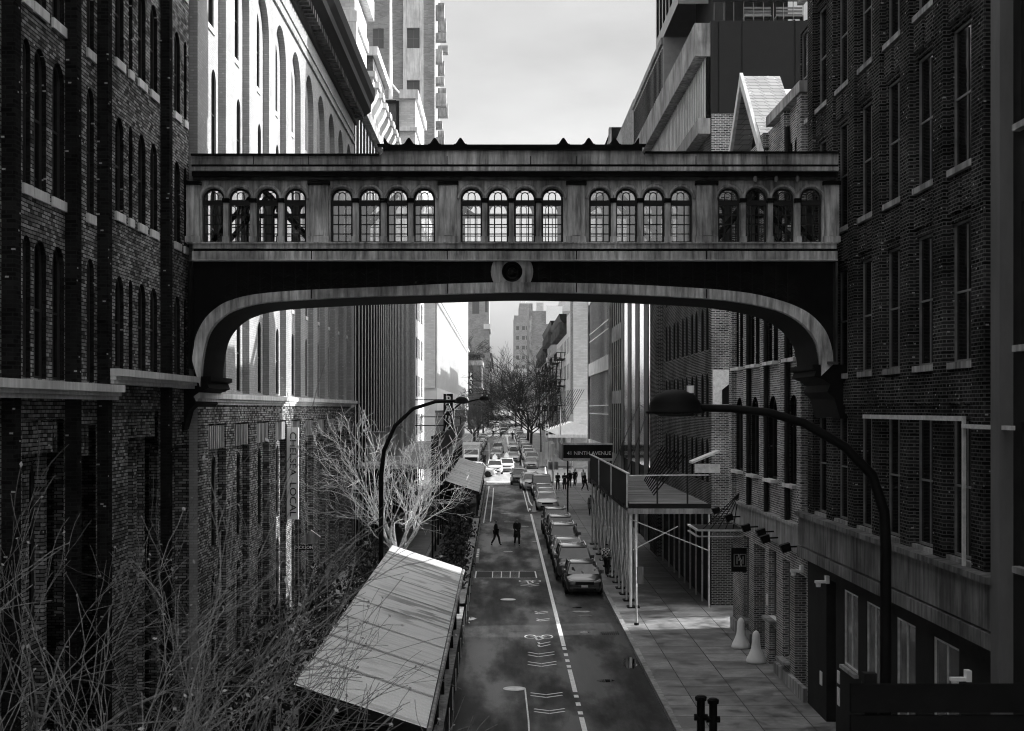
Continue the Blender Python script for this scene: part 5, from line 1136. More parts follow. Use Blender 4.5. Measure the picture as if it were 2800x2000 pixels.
# white teardrop sculptures
for i, (X_, Y_, h, lab) in enumerate(((9.05, 55.2, 1.15, 'taller white teardrop shaped bollard beside the dark doorway'), (9.1, 52.2, 1.15, 'nearer white teardrop shaped bollard against the brick wall'))):
    pr = [(.34, .0), (.36, .05), (.33, .16), (.25, .32), (.18, .5), (.15, .7), (.145, .88), (.13, 1.0), (.09, 1.09), (.03, 1.14)]
    o = MB().lathe([(r, z*h/1.15) for r, z in pr], (X_, Y_, gz(Y_)+.145), 20).build('teardrop_bollard', M['white'], None, True); tag(o, lab, 'bollard', 'white bollards')
for i, (X_, h) in enumerate(((5.12+.25, 1.5), (5.45+.25, 1.42))):
    t = thing('standpipe', ('left' if i == 0 else 'right')+' dark pipe post of the pair on the kerb at the bottom edge', 'standpipe', (X_, 39.3, gz(39)), 'pair of standpipes on the kerb')
    MB().tube([(X_, 39.3, gz(39)+.14), (X_, 39.3, gz(39)+h)], .11, 10).build('pipe', M['black'], t); MB().lathe([(.15, 0), (.16, .1), (.1, .14)], (X_, 39.3, gz(39)+h), 10).build('cap', M['black'], t)
    MB().lathe([(.09, -.18), (.09, .18)], (X_, 39.3, gz(39)+h*.7), 8, 'x').build('outlet', M['black'], t)
o = MB(); 
for k, (x, y, s_) in enumerate(((2247, 1855, .4), (2295, 1852, .35), (2295, 1905, .5), (2100, 1640, .4))):
    Y_ = YR(x); z = CZ+(1118-y)*Y_/4000; oo = MB().box(WR-.035, WR-.012, Y_-.14, Y_+.14, z-s_/2, z+s_/2).build('wall_notice', M['stone_white'])
    tag(oo, names[k]+' small white paper notice on the lower right wall', 'notice', 'paper notices on the wall')
t = thing('wall_rail_frame', 'pale metal rail frame standing on the stone ledge of the dark warehouse', 'railing', (9.3, 30, 6.6))
MB().box(9.24, 9.3, 29.35, 37.4, 9.5, 9.6).build('top_rail', M['galv'], t); MB().box(9.24, 9.3, 29.25, 29.35, 6.6, 9.6).build('post', M['galv'], t); MB().box(9.2, 9.28, 26.4, 29.24, 9.36, 9.44).build('side_rail', M['galv'], t)
t = thing('plank_screen', 'black horizontal plank screen at the bottom right corner', 'screen', (5, 14, 0))
for k in range(7): MB().box(3.35+.05*max(0, k-4), 8, 14, 14.06, 6.84-.3*k, 7.11-.3*k).build('plank', M['void'], t)
for x in (3.5, 5.2): MB().box(x, x+.12, 14.08, 14.2, 0, 7.2).build('post', M['black'], t)
# street sign pole, traffic signals, boards, cone
t = thing('parking_regulation_sign', 'thin street sign pole on the right kerb in front of the scaffold', 'sign', (5.62, 60.65, gz(60)))
MB().tube([(5.62, 60.65, gz(60)+.14), (5.56, 60.65, 4.3)], .04, 6).build('pole', M['steel'], t); MB().box(5.62, 5.9, 60.6, 60.62, 2.5, 3.2).build('plate', M['stone'], t)
MB().lathe([(.1, 0), (.1, .1)], (5.62, 60.65, gz(60)+.145), 8).build('base', M['iron'], t)
t = thing('traffic_signal', 'pale traffic signal pole with pedestrian boxes at the near right corner', 'traffic signal', (5.4, 153, gz(153)))
MB().tube([(5.4, 153, gz(153)), (5.4, 153, 6.2)], .12, 8).build('pole', M['white'], t); MB().box(5.25, 5.6, 152.7, 153.1, 4.9, 6.1).build('signal_head', M['stone_white'], t)
for x in (5.15, 5.75): MB().box(x-.2, x+.22, 152.6, 152.9, 3.4, 4.2).build('pedestrian_box', M['stone'], t)
for i, (X_, z0, lab) in enumerate(((5.9, 6.2, 'left of the two hanging traffic signals before the white canopy'), (8.9, 6.4, 'right of the two hanging traffic signals, in front of the white canopy'))):
    t = thing('hanging_signal', lab, 'traffic signal', (X_, 188, z0), 'signals across the avenue')
    MB().tube([(X_+.2, 188, gz(188)), (X_+.2, 188, z0+1.6)], .06, 6).build('pole', M['stone'], t); MB().box(X_-.22, X_+.22, 187.6, 187.9, z0, z0+1.5).build('housing', M['stone_white'], t)
    for k in range(3): MB().lathe([(.16, -.1), (.16, 0)], (X_, 187.58, z0+.25+.5*k), 10, 'y').build('lens', M['stone_dark'], t)
t = thing('street_sign_boards', 'group of pale sign boards on leaning poles beside the parked cars near the avenue', 'sign', (4.9, 160, gz(160)))
for (dx, z0, w_, h_) in ((0, 4.2, .5, 1.9), (.52, 4.2, .45, 2.0), (-.55, 3.5, .5, 1.5), (1.0, 3.6, .3, 1.2)): MB().box(4.9+dx-w_/2, 4.9+dx+w_/2, 159.9, 159.95, z0, z0+h_).build('board', M['stone_white'], t)
for dx in (.2, .7): MB().tube([(4.9+dx, 160, gz(160)), (4.8+dx, 160, 6)], .05, 5).build('pole', M['stone'], t)
def cone(x, y, lab):
    t = thing('traffic_cone', lab, 'cone', (x, y, gz(y)), 'traffic cones'); MB().lathe([(.2, .03), (.12, .4), (.05, .9)], (x, y, gz(y)), 12).build('body', M['white'], t); MB().box(x-.28, x+.28, y-.28, y+.28, gz(y)+.006, gz(y)+.035).build('base', M['stone'], t)
cone(2.72, 120, 'white traffic cone in the gap between parked cars on the right'); cone(5.3, 176, 'small traffic cone beyond the avenue crossing by the right pavement')
# petrol station like white canopy across the avenue
t = thing('corner_canopy', 'broad flat white corner canopy with an inclined grille, across the avenue on the right', 'canopy', (8, 193, 5))
MB().prism([(5.7, 7.0), (6.9, 6.5), (12, 6.5), (12, 7.3), (9, 8.1)], 'y', 184, 195).build('roof', M['white'], t)
MB().box(5.9, 12, 183.9, 184, 6.1, 6.5).build('fascia', M['stone_white'], t)
for x in (6.4, 11.5): MB().tube([(x, 185, gz(185)), (x, 185, 6.4)], .1, 6).build('column', M['stone'], t)
for k in range(7): MB().tube([(6.0+.28*k, 186, 7.0), (8.9+.28*k, 186, 12.2)], .04, 4).build('grille_bar', M['stone_dark'], t)
MB().tube([(7.5, 184, 6.5), (7.5, 184, 10)], .05, 4).build('mast', M['stone'], t)
t = thing('overhead_cable', 'pair of dark cables slanting down to the scaffold on the right', 'cable', (8, 90, 7))
MB().tube([(9.4, 100, 10), (6, 78, 6.8)], .03, 4).build('left_cable', M['black'], t); MB().tube([(9.4, 94, 9.6), (6.6, 76, 6.6)], .03, 4).build('right_cable', M['black'], t)
# ================================================================ VEHICLES (built facing the camera, -Y, then placed)
def paint(name, v, coat=1, rough=.3):
    m = mat(name, v, rough, 0, var=.06, scale=1.5, coat=coat, spec=.5); m.node_tree.nodes['Principled BSDF'].inputs['Coat Roughness'].default_value = .08; return m
PAINT = {'black': paint('paint_black', .012), 'dark': paint('paint_dark', .035), 'grey': paint('paint_grey', .14), 'silver': paint('paint_silver', .5), 'white': paint('paint_white', .75)}
M['car_glass'] = glass('car_glass', .006, .05, .6, spec=1.0); M['headlight'] = mat('headlight', .5, .1, metal=.3, var=0); M['chrome'] = mat('chrome', .6, .15, metal=1, var=0); M['plate'] = mat('plate', .6, .5, var=0)
def loft(mb, secs, cap=True):
    n = len(secs[0]); b_ = len(mb.v)
    for s_ in secs: mb.v += s_
    for i in range(len(secs)-1):
        for k in range(n):
            k2 = (k+1) % n; mb.f.append((b_+i*n+k, b_+(i+1)*n+k, b_+(i+1)*n+k2, b_+i*n+k2))
    if cap: mb.f.append(tuple(b_+k for k in range(n))); e = b_+(len(secs)-1)*n; mb.f.append(tuple(e+k for k in range(n-1, -1, -1)))
KINDS = {  # L, W, H, hood z, belt z, windscreen base y, roof front y, roof rear y, rear base y, ground clearance
 'sedan': (4.75, 1.82, 1.45, .88, .95, -1.25, -.5, .95, 1.75, .2), 'hatchback': (4.2, 1.78, 1.48, .9, .98, -1.05, -.4, 1.25, 1.85, .2),
 'suv': (4.7, 1.9, 1.72, 1.05, 1.12, -1.15, -.6, 1.75, 2.15, .26), 'van': (4.9, 1.95, 1.95, 1.1, 1.2, -1.45, -.85, 2.1, 2.35, .22)}
PROTO = {}
def make_car(kind, col):
    L_, W_, H_, hz, bz_, ya, yb, yc, yd, gc = KINDS[kind]; t = thing('parked_car', 'x', 'car'); hw_ = W_/2; f, r = -L_/2, L_/2; P = PAINT[col]
    mb = MB(); secs = []
    for (y, wf, zs, zt) in ((f, .78, .62, .66), (f+.12, .9, .68, hz-.14), (f+.45, .97, .78, hz-.06), (f+.95, 1, .84, hz-.01), (ya, 1, .88, hz+.05), (ya+.3, 1, .9, bz_), (yc, 1, .92, bz_), (yd, .98, .92, bz_+.0), (r-.15, .95, .85, bz_-.08 if kind != 'sedan' else bz_-.02), (r, .84, .68, .78)):
        w_ = hw_*wf; zl = gc+(.04 if y in (f, r) else 0); top_z = zt
        half = [(0, zl), (w_*.9, zl), (w_*.99, zl+.18), (w_, zs-.12), (w_*.985, zs), (w_*.9, top_z-.03), (w_*.6, top_z+.005), (0, top_z+.02)]
        secs.append([(x, y, z) for x, z in half]+[(-x, y, z) for x, z in half[-2:0:-1]])
    loft(mb, secs); o = mb.build('body', P, t, True); recalc(o)
    # glasshouse: dark glass volume, painted roof and pillars over it
    wr = hw_*(.74 if kind != 'van' else .82); wb = hw_*.9
    def cab(y, w_, z): return y, w_, z
    G = [(ya, wb, bz_-.02), (yb, wr, H_-.05), (yc, wr, H_-.05), (yd, wb*.97, bz_-.02)]
    (y0, w0, z0), (y1, w1, z1), (y2, w2, z2), (y3, w3, z3_) = G
    q = MB(); q.quad((-w0, y0, z0), (w0, y0, z0), (w1, y1, z1), (-w1, y1, z1)); q.build('windscreen', M['car_glass'], t)
    q = MB(); q.quad((-w2, y2, z2), (w2, y2, z2), (w3, y3, z3_), (-w3, y3, z3_)); q.build('rear_window', M['car_glass'], t)
    for s_ in (-1, 1):
        q = MB(); q.quad((s_*w0, y0, z0), (s_*w1, y1, z1), (s_*w2, y2, z2), (s_*w3, y3, z3_)); q.build('side_window', M['car_glass'], t)
        q = MB(); q.tube([(s_*w0, y0+.02, z0), (s_*w1, y1, z1+.01)], .045, 5).tube([(s_*w2, y2, z2), (s_*w3, y3, z3_)], .06, 5).tube([(s_*w1, y1, z1), (s_*w2, y2, z2)], .05, 5)
        ym = (y1+y2)/2; q.tube([(s_*(wb+.0), ym, bz_), (s_*wr, ym, z1)], .04, 5); q.build('pillar', P, t, True)
        q = MB(); q.box(s_*(wb+.02), s_*(wb+.2), y0+.18, y0+.3, bz_-.02, bz_+.14); q.build('wing_mirror', P, t)
        q = MB(); xx = hw_*.78; q.prism([(s_*xx*.62, hz-.24), (s_*xx*1.1, hz-.2), (s_*xx*1.12, hz-.1), (s_*xx*.66, hz-.18)], 'y', f-.0, f+.3); q.build('headlight', M['headlight'], t)
        for y in (f+.85, r-.85):
            wh = MB(); rr = .33 if kind in ('sedan', 'hatchback') else .37
            wh.lathe([(rr-.06, -.02), (rr, .02), (rr, .18), (rr-.06, .22)], (s_*(hw_-.09)-(.11), y, rr), 18, 'x'); wo_ = wh.build('wheel', M['rubber'], t, True)
            MB().lathe([(rr*.62, 0), (rr*.62, .235), (rr*.2, .245)], (s_*(hw_-.09)-(.12 if s_ > 0 else .115), y, rr), 14, 'x').build('rim', M['steel'], wo_)
    q = MB(); secs = []
    for (y, w_, z, tk) in ((yb-.06, wr*.97, H_-.06, .03), (yb+.25, wr, H_-.02, .05), ((yb+yc)/2, wr*1.01, H_, .06), (yc-.2, wr, H_-.02, .05), (yc+.05, wr*.96, H_-.06, .03)):
        half = [(0, z-tk-.03), (w_, z-tk-.03), (w_*1.01, z-.05), (w_*.8, z), (0, z+.01)]
        secs.append([(x, y, zz) for x, zz in half]+[(-x, y, zz) for x, zz in half[-2:0:-1]])
    loft(q, secs); recalc(q.build('roof', P, t, True))
    if kind == 'suv':
        for s_ in (-1, 1): MB().tube([(s_*wr*.9, yb+.2, H_+.0), (s_*wr*.9, yb+.35, H_+.06), (s_*wr*.9, yc-.3, H_+.06), (s_*wr*.9, yc-.15, H_)], .022, 5).build('roof_rail', M['chrome'], t)
    MB().box(-hw_*.5, hw_*.5, f-.015, f+.1, hz-.34, hz-.2).box(-hw_*.62, hw_*.62, f-.01, f+.1, gc+.08, gc+.2).build('grille', M['black'], t)
    MB().box(-hw_*.5, hw_*.5, f-.022, f-.012, hz-.2, hz-.18).build('grille_trim', M['chrome'], t)
    MB().box(-.16, .16, f-.03, f-.015, .44, .55).build('number_plate', M['plate'], t)
    MB().box(-hw_*.8, hw_*.8, f-.03, f+.05, gc+.2, gc+.23).build('bumper_trim', M['chrome'], t)
    return t
CARS = [  # kind, colour, x, y(front), turn, label
 ('hatchback', 'black', 4.02, 70.3, 0, 'glossy black hatchback at the near end of the parked row with a white number plate'),
 ('suv', 'dark', 3.85, 75.6, 0, 'dark SUV parked directly behind the black hatchback'),
 ('sedan', 'silver', 3.85, 82.0, 0, 'light silver sedan third from the near end of the right parked row'),
 ('suv', 'dark', 3.85, 88.2, 0, 'dark SUV with roof rails fourth in the right parked row'),
 ('suv', 'black', 3.9, 94.2, 0, 'black SUV fifth in the right parked row'),
 ('suv', 'dark', 3.85, 100.6, 0, 'dark grey SUV sixth in the right parked row, last before the cone gap'),
 ('sedan', 'white', 3.85, 121.5, 0, 'white sedan just past the traffic cone in the right parked row'),
 ('sedan', 'silver', 3.95, 127.2, 0, 'silver sedan directly behind the white sedan past the cone'),
 ('hatchback', 'grey', 3.9, 132.6, 0, 'grey hatchback between the silver sedan and the tall van on the right'),
 ('van', 'grey', 3.9, 138.5, 0, 'tall grey minivan parked nearest the avenue on the right'),
 ('suv', 'white', 3.0, 146.0, 5, 'white SUV edging past the parked grey minivan near the stop line'),
 ('suv', 'dark', 2.0, 155.0, 0, 'black SUV waiting at the stop line on the near side of the avenue'),
 ('suv', 'silver', -2.9, 170.5, 82, 'silver SUV turning sideways across the avenue intersection'),
 ('suv', 'white', -.75, 175.5, 0, 'white taxi with a white roof light crossing the intersection'),
 ('suv', 'white', .7, 180.5, 0, 'white crossover just behind the white taxi'),
 ('sedan', 'grey', 3.9, 188.0, 0, 'grey sedan at the right kerb with a lid raised behind it, just across the avenue'),
 ('sedan', 'silver', 1.75, 206, 0, 'silver sedan waiting beyond the avenue beside the lane line'),
 ('suv', 'silver', 4.3, 200, 0, 'pale SUV first in the row parked beyond the avenue on the right'),
 ('hatchback', 'silver', -.75, 217, 0, 'silver hatchback coming toward the avenue in the left lane'),
 ('suv', 'white', -.5, 237, 0, 'white SUV behind the silver hatchback in the left lane'),
 ('sedan', 'white', 2.1, 248, 0, 'white sedan farther back right of the lane line'),
 ('suv', 'silver', .75, 345, 0, 'silver SUV in front of the bus on the far street'),
]
def place(root, x, y, turn, lab, grp=None, front=True, name=None, L_=4.7):
    root.location = (x, y+(L_/2 if front and abs(turn) < 45 else 0), gz(y)+.005); root.rotation_euler = (math.atan(SL) if abs(turn) < 45 else 0, 0, R(turn)); root['label'] = lab
    if grp: root['group'] = grp
def new_car(kind, col):
    if (kind, col) not in PROTO:
        PROTO[(kind, col)] = make_car(kind, col); return PROTO[(kind, col)]
    return copy_tree(PROTO[(kind, col)])
for i, (k_, c_, x, y, tr, lab) in enumerate(CARS):
    grp = 'cars parked along the right kerb before the avenue' if i < 10 else 'cars on the street and the avenue'
    c = new_car(k_, c_); place(c, x, y, tr, lab, grp, L_=KINDS[k_][0])
    if 'taxi' in lab:
        rl = MB().box(-.3, .3, -.08, .08, 1.76, 1.98).prism([(-.35, 1.98), (.35, 1.98), (0, 2.45)], 'y', -.04, .04).build('roof_light', M['white'], c); rl.location = (0, 0, 0); rl.data.transform(Matrix.Translation(c.location))
TAXI = None
random.seed(12); kk = list(KINDS)[:3]
ordn = names+['thirteenth', 'fourteenth', 'fifteenth', 'sixteenth', 'seventeenth', 'eighteenth', 'nineteenth', 'twentieth']
for side, xx, ya_, n_ in (('right', 4.1, 206, 18), ('left', -3.7, 213, 14)):
    y = ya_
    for i in range(n_):
        k_ = random.choice(kk); c_ = random.choice(['silver', 'grey', 'white', 'white', 'silver', 'dark'])
        c = new_car(k_, c_); place(c, xx+random.uniform(-.1, .1), y, 0, '%s %s, %s of the far row parked on the %s beyond the avenue' % ({'silver': 'silver', 'grey': 'grey', 'dark': 'dark', 'white': 'white'}[c_], {'suv': 'SUV'}.get(k_, k_), ordn[i+(1 if side == 'right' else 0)], side), 'cars parked beyond the avenue on the '+side, L_=KINDS[k_][0])
        y += 6.3 if i < 12 else 14
for i, (x, y) in enumerate(((-1.2, 420), (2.0, 470), (-1.5, 520), (1.2, 560))):
    c = new_car(random.choice(kk), random.choice(['white', 'dark', 'silver'])); place(c, x, y, 0, names[i]+' of the tiny distant cars driving under the far trees', 'distant moving cars')
# box truck and bus
def box_truck(x, y, lab, w_=2.35, h_=3.15, name='box_truck', cat='truck', cl=1.7, bl=4.6):
    t = thing(name, lab, cat); f = 0
    secs = []
    mb = MB()
    for (yy, ww, zz) in ((0, .82, 1.25), (.15, .9, 1.4), (.7, .92, 1.5), (cl, .95, 1.55)):
        a = w_/2*ww; secs.append([(-a, yy, .45), (a, yy, .45), (a, yy, zz-.1), (a*.92, yy, zz), (-a*.92, yy, zz), (-a, yy, zz-.1)])
    loft(mb, secs); recalc(mb.build('bonnet', PAINT['white'], t, True))
    MB().prism([(.75, 1.5), (1.15, 2.25), (cl+.1, 2.3), (cl+.1, 1.45)], 'x', -w_*.43, w_*.43).build('cab', PAINT['white'], t)
    q = MB(); q.quad((-w_*.39, .76, 1.55), (w_*.39, .76, 1.55), (w_*.37, 1.12, 2.2), (-w_*.37, 1.12, 2.2)); q.build('windscreen', M['car_glass'], t)
    MB().box(-w_/2, w_/2, cl+.15, cl+bl, .75, h_).build('cargo_box', PAINT['silver'], t); MB().box(-w_/2-.02, w_/2+.02, cl+.1, cl+.16, h_-.35, h_+.03).build('box_rim', PAINT['white'], t)
    MB().box(-w_*.36, w_*.36, -.04, .05, .6, 1.2).build('grille', M['black'], t); MB().box(-w_*.45, w_*.45, -.15, .05, .42, .58).build('bumper', M['chrome'], t); MB().box(-.18, .18, -.17, -.155, .6, .72).build('number_plate', M['plate'], t)
    for s_ in (-1, 1):
        MB().box(s_*w_*.37, s_*w_*.44, -.02, .1, .85, 1.05).build('headlight', M['headlight'], t); MB().box(s_*(w_/2+.05), s_*(w_/2+.25), .8, .86, 1.45, 1.95).build('wing_mirror', M['black'], t)
        for yy in (.8, cl+bl-1.2): MB().lathe([(.36, 0), (.42, .05), (.42, .22), (.36, .27)], (s_*w_*.4-.13, yy, .42), 14, 'x').build('wheel', M['rubber'], t, True)
    t.location = (x, y, gz(y)+.005); return t
box_truck(-4.0, 195.5, 'white box truck with its high cargo box standing at the left kerb beyond the avenue')['group'] = 'trucks'
bt = box_truck(.7, 351, 'tall pale bus like truck on the far street behind a silver SUV', 2.3, 3.0); bt['group'] = 'trucks'
# ================================================================ PEOPLE
def skin(name, chain, radii, m, parent=None, sub=1):
    """chain: dict joint->pos, edges list; one continuous skinned surface"""
    joints, edges = chain; ks = list(joints); me = bpy.data.meshes.new(name); me.from_pydata([joints[k] for k in ks], [(ks.index(a), ks.index(c)) for a, c in edges], [])
    o = bpy.data.objects.new(name, me); COL.objects.link(o); md = o.modifiers.new('s', 'SKIN'); md.use_smooth_shade = True
    lay = me.skin_vertices[0].data
    for i, k in enumerate(ks): r_ = radii[k]; lay[i].radius = (r_, r_) if not hasattr(r_, '__len__') else r_; lay[i].use_root = (i == 0)
    s_ = o.modifiers.new('b', 'SUBSURF'); s_.levels = sub; s_.render_levels = sub
    bpy.context.view_layer.update(); nm = bpy.data.meshes.new_from_object(o.evaluated_get(bpy.context.evaluated_depsgraph_get())); bpy.data.objects.remove(o)
    nm.materials.clear(); nm.materials.append(m); nm.polygons.foreach_set('use_smooth', [True]*len(nm.polygons))
    r = bpy.data.objects.new(name, nm); COL.objects.link(r); r.parent = parent; return r
def person(x, y, yaw, lab, pose='stand', top='cloth_black', legs='cloth_black', H=1.7, coat=False, hold=None, group=None, zoff=.14, bag=False, check=False):
    t = thing('person', lab, 'person'); s_ = H/1.7; V = lambda a, b_, c: (a*s_, b_*s_, c*s_)
    J = {'pelvis': V(0, 0, .93), 'waist': V(0, 0, 1.08), 'chest': V(0, -.01, 1.3), 'neck': V(0, -.01, 1.46), 'chin': V(0, -.03, 1.53), 'head': V(0, -.02, 1.62), 'crown': V(0, 0, 1.7)}
    P = {'stand': dict(hl=(.09, 0, .9), kl=(.1, -.02, .5), al=(.1, .02, .09), tl=(.11, -.12, .04), hr=(-.09, 0, .9), kr=(-.11, -.03, .5), ar=(-.12, .02, .09), tr=(-.14, -.12, .04), sl=(.18, 0, 1.4), el=(.23, .03, 1.13), wl=(.22, -.06, .9), sr=(-.18, 0, 1.4), er=(-.23, .03, 1.13), wr=(-.22, -.06, .9)),
         'walk': dict(hl=(.09, -.02, .9), kl=(.09, -.18, .53), al=(.09, -.26, .1), tl=(.09, -.38, .08), hr=(-.09, .02, .9), kr=(-.09, .08, .5), ar=(-.09, .28, .14), tr=(-.09, .2, .04), sl=(.18, .02, 1.4), el=(.22, .16, 1.15), wl=(.19, .1, .93), sr=(-.18, -.02, 1.4), er=(-.22, -.08, 1.13), wr=(-.16, -.3, 1.05)),
         'phone': dict(hl=(.09, 0, .9), kl=(.1, -.08, .5), al=(.1, -.04, .09), tl=(.11, -.18, .04), hr=(-.09, 0, .9), kr=(-.1, .03, .5), ar=(-.1, .1, .09), tr=(-.12, -.03, .04), sl=(.18, 0, 1.4), el=(.21, -.02, 1.14), wl=(.07, -.24, 1.2), sr=(-.18, 0, 1.4), er=(-.21, -.02, 1.14), wr=(-.07, -.24, 1.18)),
         'sit': dict(hl=(.09, 0, .9), kl=(.13, -.42, .9), al=(.13, -.46, .5), tl=(.14, -.58, .46), hr=(-.09, 0, .9), kr=(-.13, -.42, .9), ar=(-.13, -.44, .5), tr=(-.14, -.56, .46), sl=(.18, -.03, 1.4), el=(.22, -.16, 1.16), wl=(.1, -.38, 1.2), sr=(-.18, -.03, 1.4), er=(-.22, -.16, 1.16), wr=(-.1, -.38, 1.2))}[pose]
    for k, v in P.items(): J[k] = V(*v)
    E = [('pelvis', 'waist'), ('waist', 'chest'), ('chest', 'neck'), ('neck', 'chin'), ('chin', 'head'), ('head', 'crown')]
    Rr = dict(pelvis=.13, waist=.115, chest=.14, neck=.05, chin=.065, head=.095, crown=.05)
    for s in 'lr':
        E += [('pelvis', 'h'+s), ('h'+s, 'k'+s), ('k'+s, 'a'+s), ('a'+s, 't'+s), ('chest', 's'+s), ('s'+s, 'e'+s), ('e'+s, 'w'+s)]
        Rr.update({'h'+s: .085, 'k'+s: .055, 'a'+s: .038, 't'+s: .03, 's'+s: .055, 'e'+s: .038, 'w'+s: .026})
        w_ = Vector(J['w'+s]); e_ = Vector(J['e'+s]); d = (w_-e_).normalized(); sd = Vector((1, 0, 0)) if abs(d.x) < .7 else Vector((0, 1, 0)); up_ = d.cross(sd).normalized()
        J['p'+s] = tuple(w_+d*.06*s_); E.append(('w'+s, 'p'+s)); Rr['p'+s] = .024
        for fi in range(4):
            off = sd*(.026-.0175*fi); l1 = (.05, .055, .052, .042)[fi]
            J['f%d%s' % (fi, s)] = tuple(w_+d*(.1+l1*.5)*s_+off); J['g%d%s' % (fi, s)] = tuple(w_+d*(.1+l1)*s_+off-up_*.02*(1 if s == 'l' else -1)); E += [('p'+s, 'f%d%s' % (fi, s)), ('f%d%s' % (fi, s), 'g%d%s' % (fi, s))]; Rr['f%d%s' % (fi, s)] = .009; Rr['g%d%s' % (fi, s)] = .008
        J['u'+s] = tuple(w_+d*.06*s_+sd*.05); E.append(('p'+s, 'u'+s)); Rr['u'+s] = .01
    Rr = {k: v*s_ for k, v in Rr.items()}
    if pose == 'sit': pass
    skin('body', (J, E), Rr, M['skin'], t)
    # clothing follows the same joints
    sub_ = lambda ks: {k: J[k] for k in ks}
    ks = ['pelvis', 'waist', 'chest', 'sl', 'el', 'wl', 'sr', 'er', 'wr']; J2 = sub_(ks)
    for s in 'lr': J2['w'+s] = tuple(Vector(J['e'+s]).lerp(Vector(J['w'+s]), .93))
    J2['collar'] = V(0, 0, 1.44); ek = [('pelvis', 'waist'), ('waist', 'chest'), ('chest', 'collar'), ('chest', 'sl'), ('sl', 'el'), ('el', 'wl'), ('chest', 'sr'), ('sr', 'er'), ('er', 'wr')]
    rr = dict(pelvis=.155, waist=.145, chest=.165, collar=.07, sl=.075, el=.056, wl=.045, sr=.075, er=.056, wr=.045)
    tm = M[top]
    if check:
        m_, n_, p_ = newmat('check_shirt'); ck = n_.nodes.new('ShaderNodeTexChecker'); ck.inputs['Scale'].default_value = 11; tcn = n_.nodes.new('ShaderNodeTexCoord'); n_.links.new(tcn.outputs['Object'], ck.inputs['Vector']); ck.inputs['Color1'].default_value = g(.7); ck.inputs['Color2'].default_value = g(.02); n_.links.new(ck.outputs['Color'], p_.inputs['Base Color']); p_.inputs['Roughness'].default_value = .9; tm = m_
    skin('jacket', (J2, ek), {k: v*s_ for k, v in rr.items()}, tm, t)
    J3 = {k: J[k] for k in ('pelvis', 'hl', 'kl', 'al', 'hr', 'kr', 'ar')}; rr = dict(pelvis=.145, hl=.1, kl=.075, al=.058, hr=.1, kr=.075, ar=.058)
    skin('trousers', (J3, [('pelvis', 'hl'), ('hl', 'kl'), ('kl', 'al'), ('pelvis', 'hr'), ('hr', 'kr'), ('kr', 'ar')]), {k: v*s_ for k, v in rr.items()}, M[legs], t)
    for s in 'lr':
        a, b_ = Vector(J['a'+s]), Vector(J['t'+s]); skin('shoe', ({'a': tuple(a+Vector((0, .03, -.03))), 'b': tuple(b_)}, [('a', 'b')]), {'a': .05, 'b': .042}, M['black'], t)
    skin('hair', ({'a': V(0, .025, 1.66), 'b': V(0, .06, 1.57), 'c': V(0, .07, 1.48)} if coat else {'a': V(0, .02, 1.67), 'b': V(0, .05, 1.61)}, [('a', 'b'), ('b', 'c')] if coat else [('a', 'b')]), {'a': .1*s_, 'b': .09*s_, 'c': .06*s_}, M['hair'], t)
    f_ = MB(); 
    for sx in (-.032, .032): f_.lathe([(.004, -.006), (.012, 0), (.004, .006)], V(sx, -.108, 1.62), 6, 'y')
    f_.box(-.025*s_, .025*s_, -.104*s_, -.098*s_, 1.553*s_, 1.56*s_); f_.build('eyes_and_mouth', M['black'], t)
    MB().prism([(-.105*s_, 1.62*s_), (-.135*s_, 1.59*s_), (-.1*s_, 1.58*s_)], 'x', -.014*s_, .014*s_).build('nose', M['skin'], t)
    for sx in (-1, 1): MB().lathe([(.02, -.008), (.028, 0), (.02, .008)], V(sx*.093, 0, 1.61), 8, 'x').build('ear', M['skin'], t)
    if coat:
        q = MB(); q.lathe([(.23*s_, 0), (.2*s_, .3*s_), (.16*s_, .5*s_)], V(0, 0, .55), 14); q.build('coat_skirt', tm, t, True)
    t.location = (x, y, gz(y)+zoff+(-.45*s_ if pose == 'sit' else 0)); t.rotation_euler = (0, 0, R(yaw))
    if group: t['group'] = group
    if bag:
        bg_ = thing('shopping_bag', 'dark bag held by the person '+lab.replace('person ', '')[:40], 'bag'); bg_['label'] = 'dark bag hanging from the hand of the first crossing pedestrian'
        MB().box(-.14, .14, -.05, .05, .0, .3).build('sack', M['black'], bg_); bg_.location = (x+.2, y-.1, gz(y)+.5)
    return t
GP = 'people waiting on the right pavement by the avenue'
person(-.33, 93.6, 78, 'person in a dark hooded jacket striding across the road, left of the crossing pair', 'walk', H=1.66, zoff=.0, coat=False, group='people crossing the street')
person(1.02, 93.4, 12, 'person in a long black coat crossing the road, right of the crossing pair', 'walk', H=1.74, zoff=.0, coat=True, group='people crossing the street')
person(5.55, 76.6, 165, 'person in a black and white checked shirt walking between the cars and the scaffold', 'walk', H=1.75, check=True)
person(7.05, 115, 200, 'person with long dark hair and a pale bag under the scaffold edge', 'stand', 'cloth_grey', H=1.66, coat=True)
person(5.6, 144.5, 20, 'person in dark clothes looking at a phone beside the traffic signal pole', 'phone', H=1.8, group=GP)
person(6.3, 145, -10, 'person in a long black coat with folded arms, second from the signal pole', 'phone', H=1.76, coat=True, group=GP)
person(7.0, 149, 30, 'person in black standing in the middle of the waiting group', 'stand', H=1.8, group=GP)
person(7.6, 151, -40, 'person in black farther back in the waiting group under the lettered canopy', 'walk', H=1.74, group=GP)
person(8.25, 144, 60, 'person in black rightmost of the waiting group, stepping sideways', 'walk', H=1.82, group=GP)
person(7.8, 154, 0, 'person in a pale top at the back of the waiting group', 'stand', 'cloth_white', 'cloth_grey', H=1.7, group=GP)
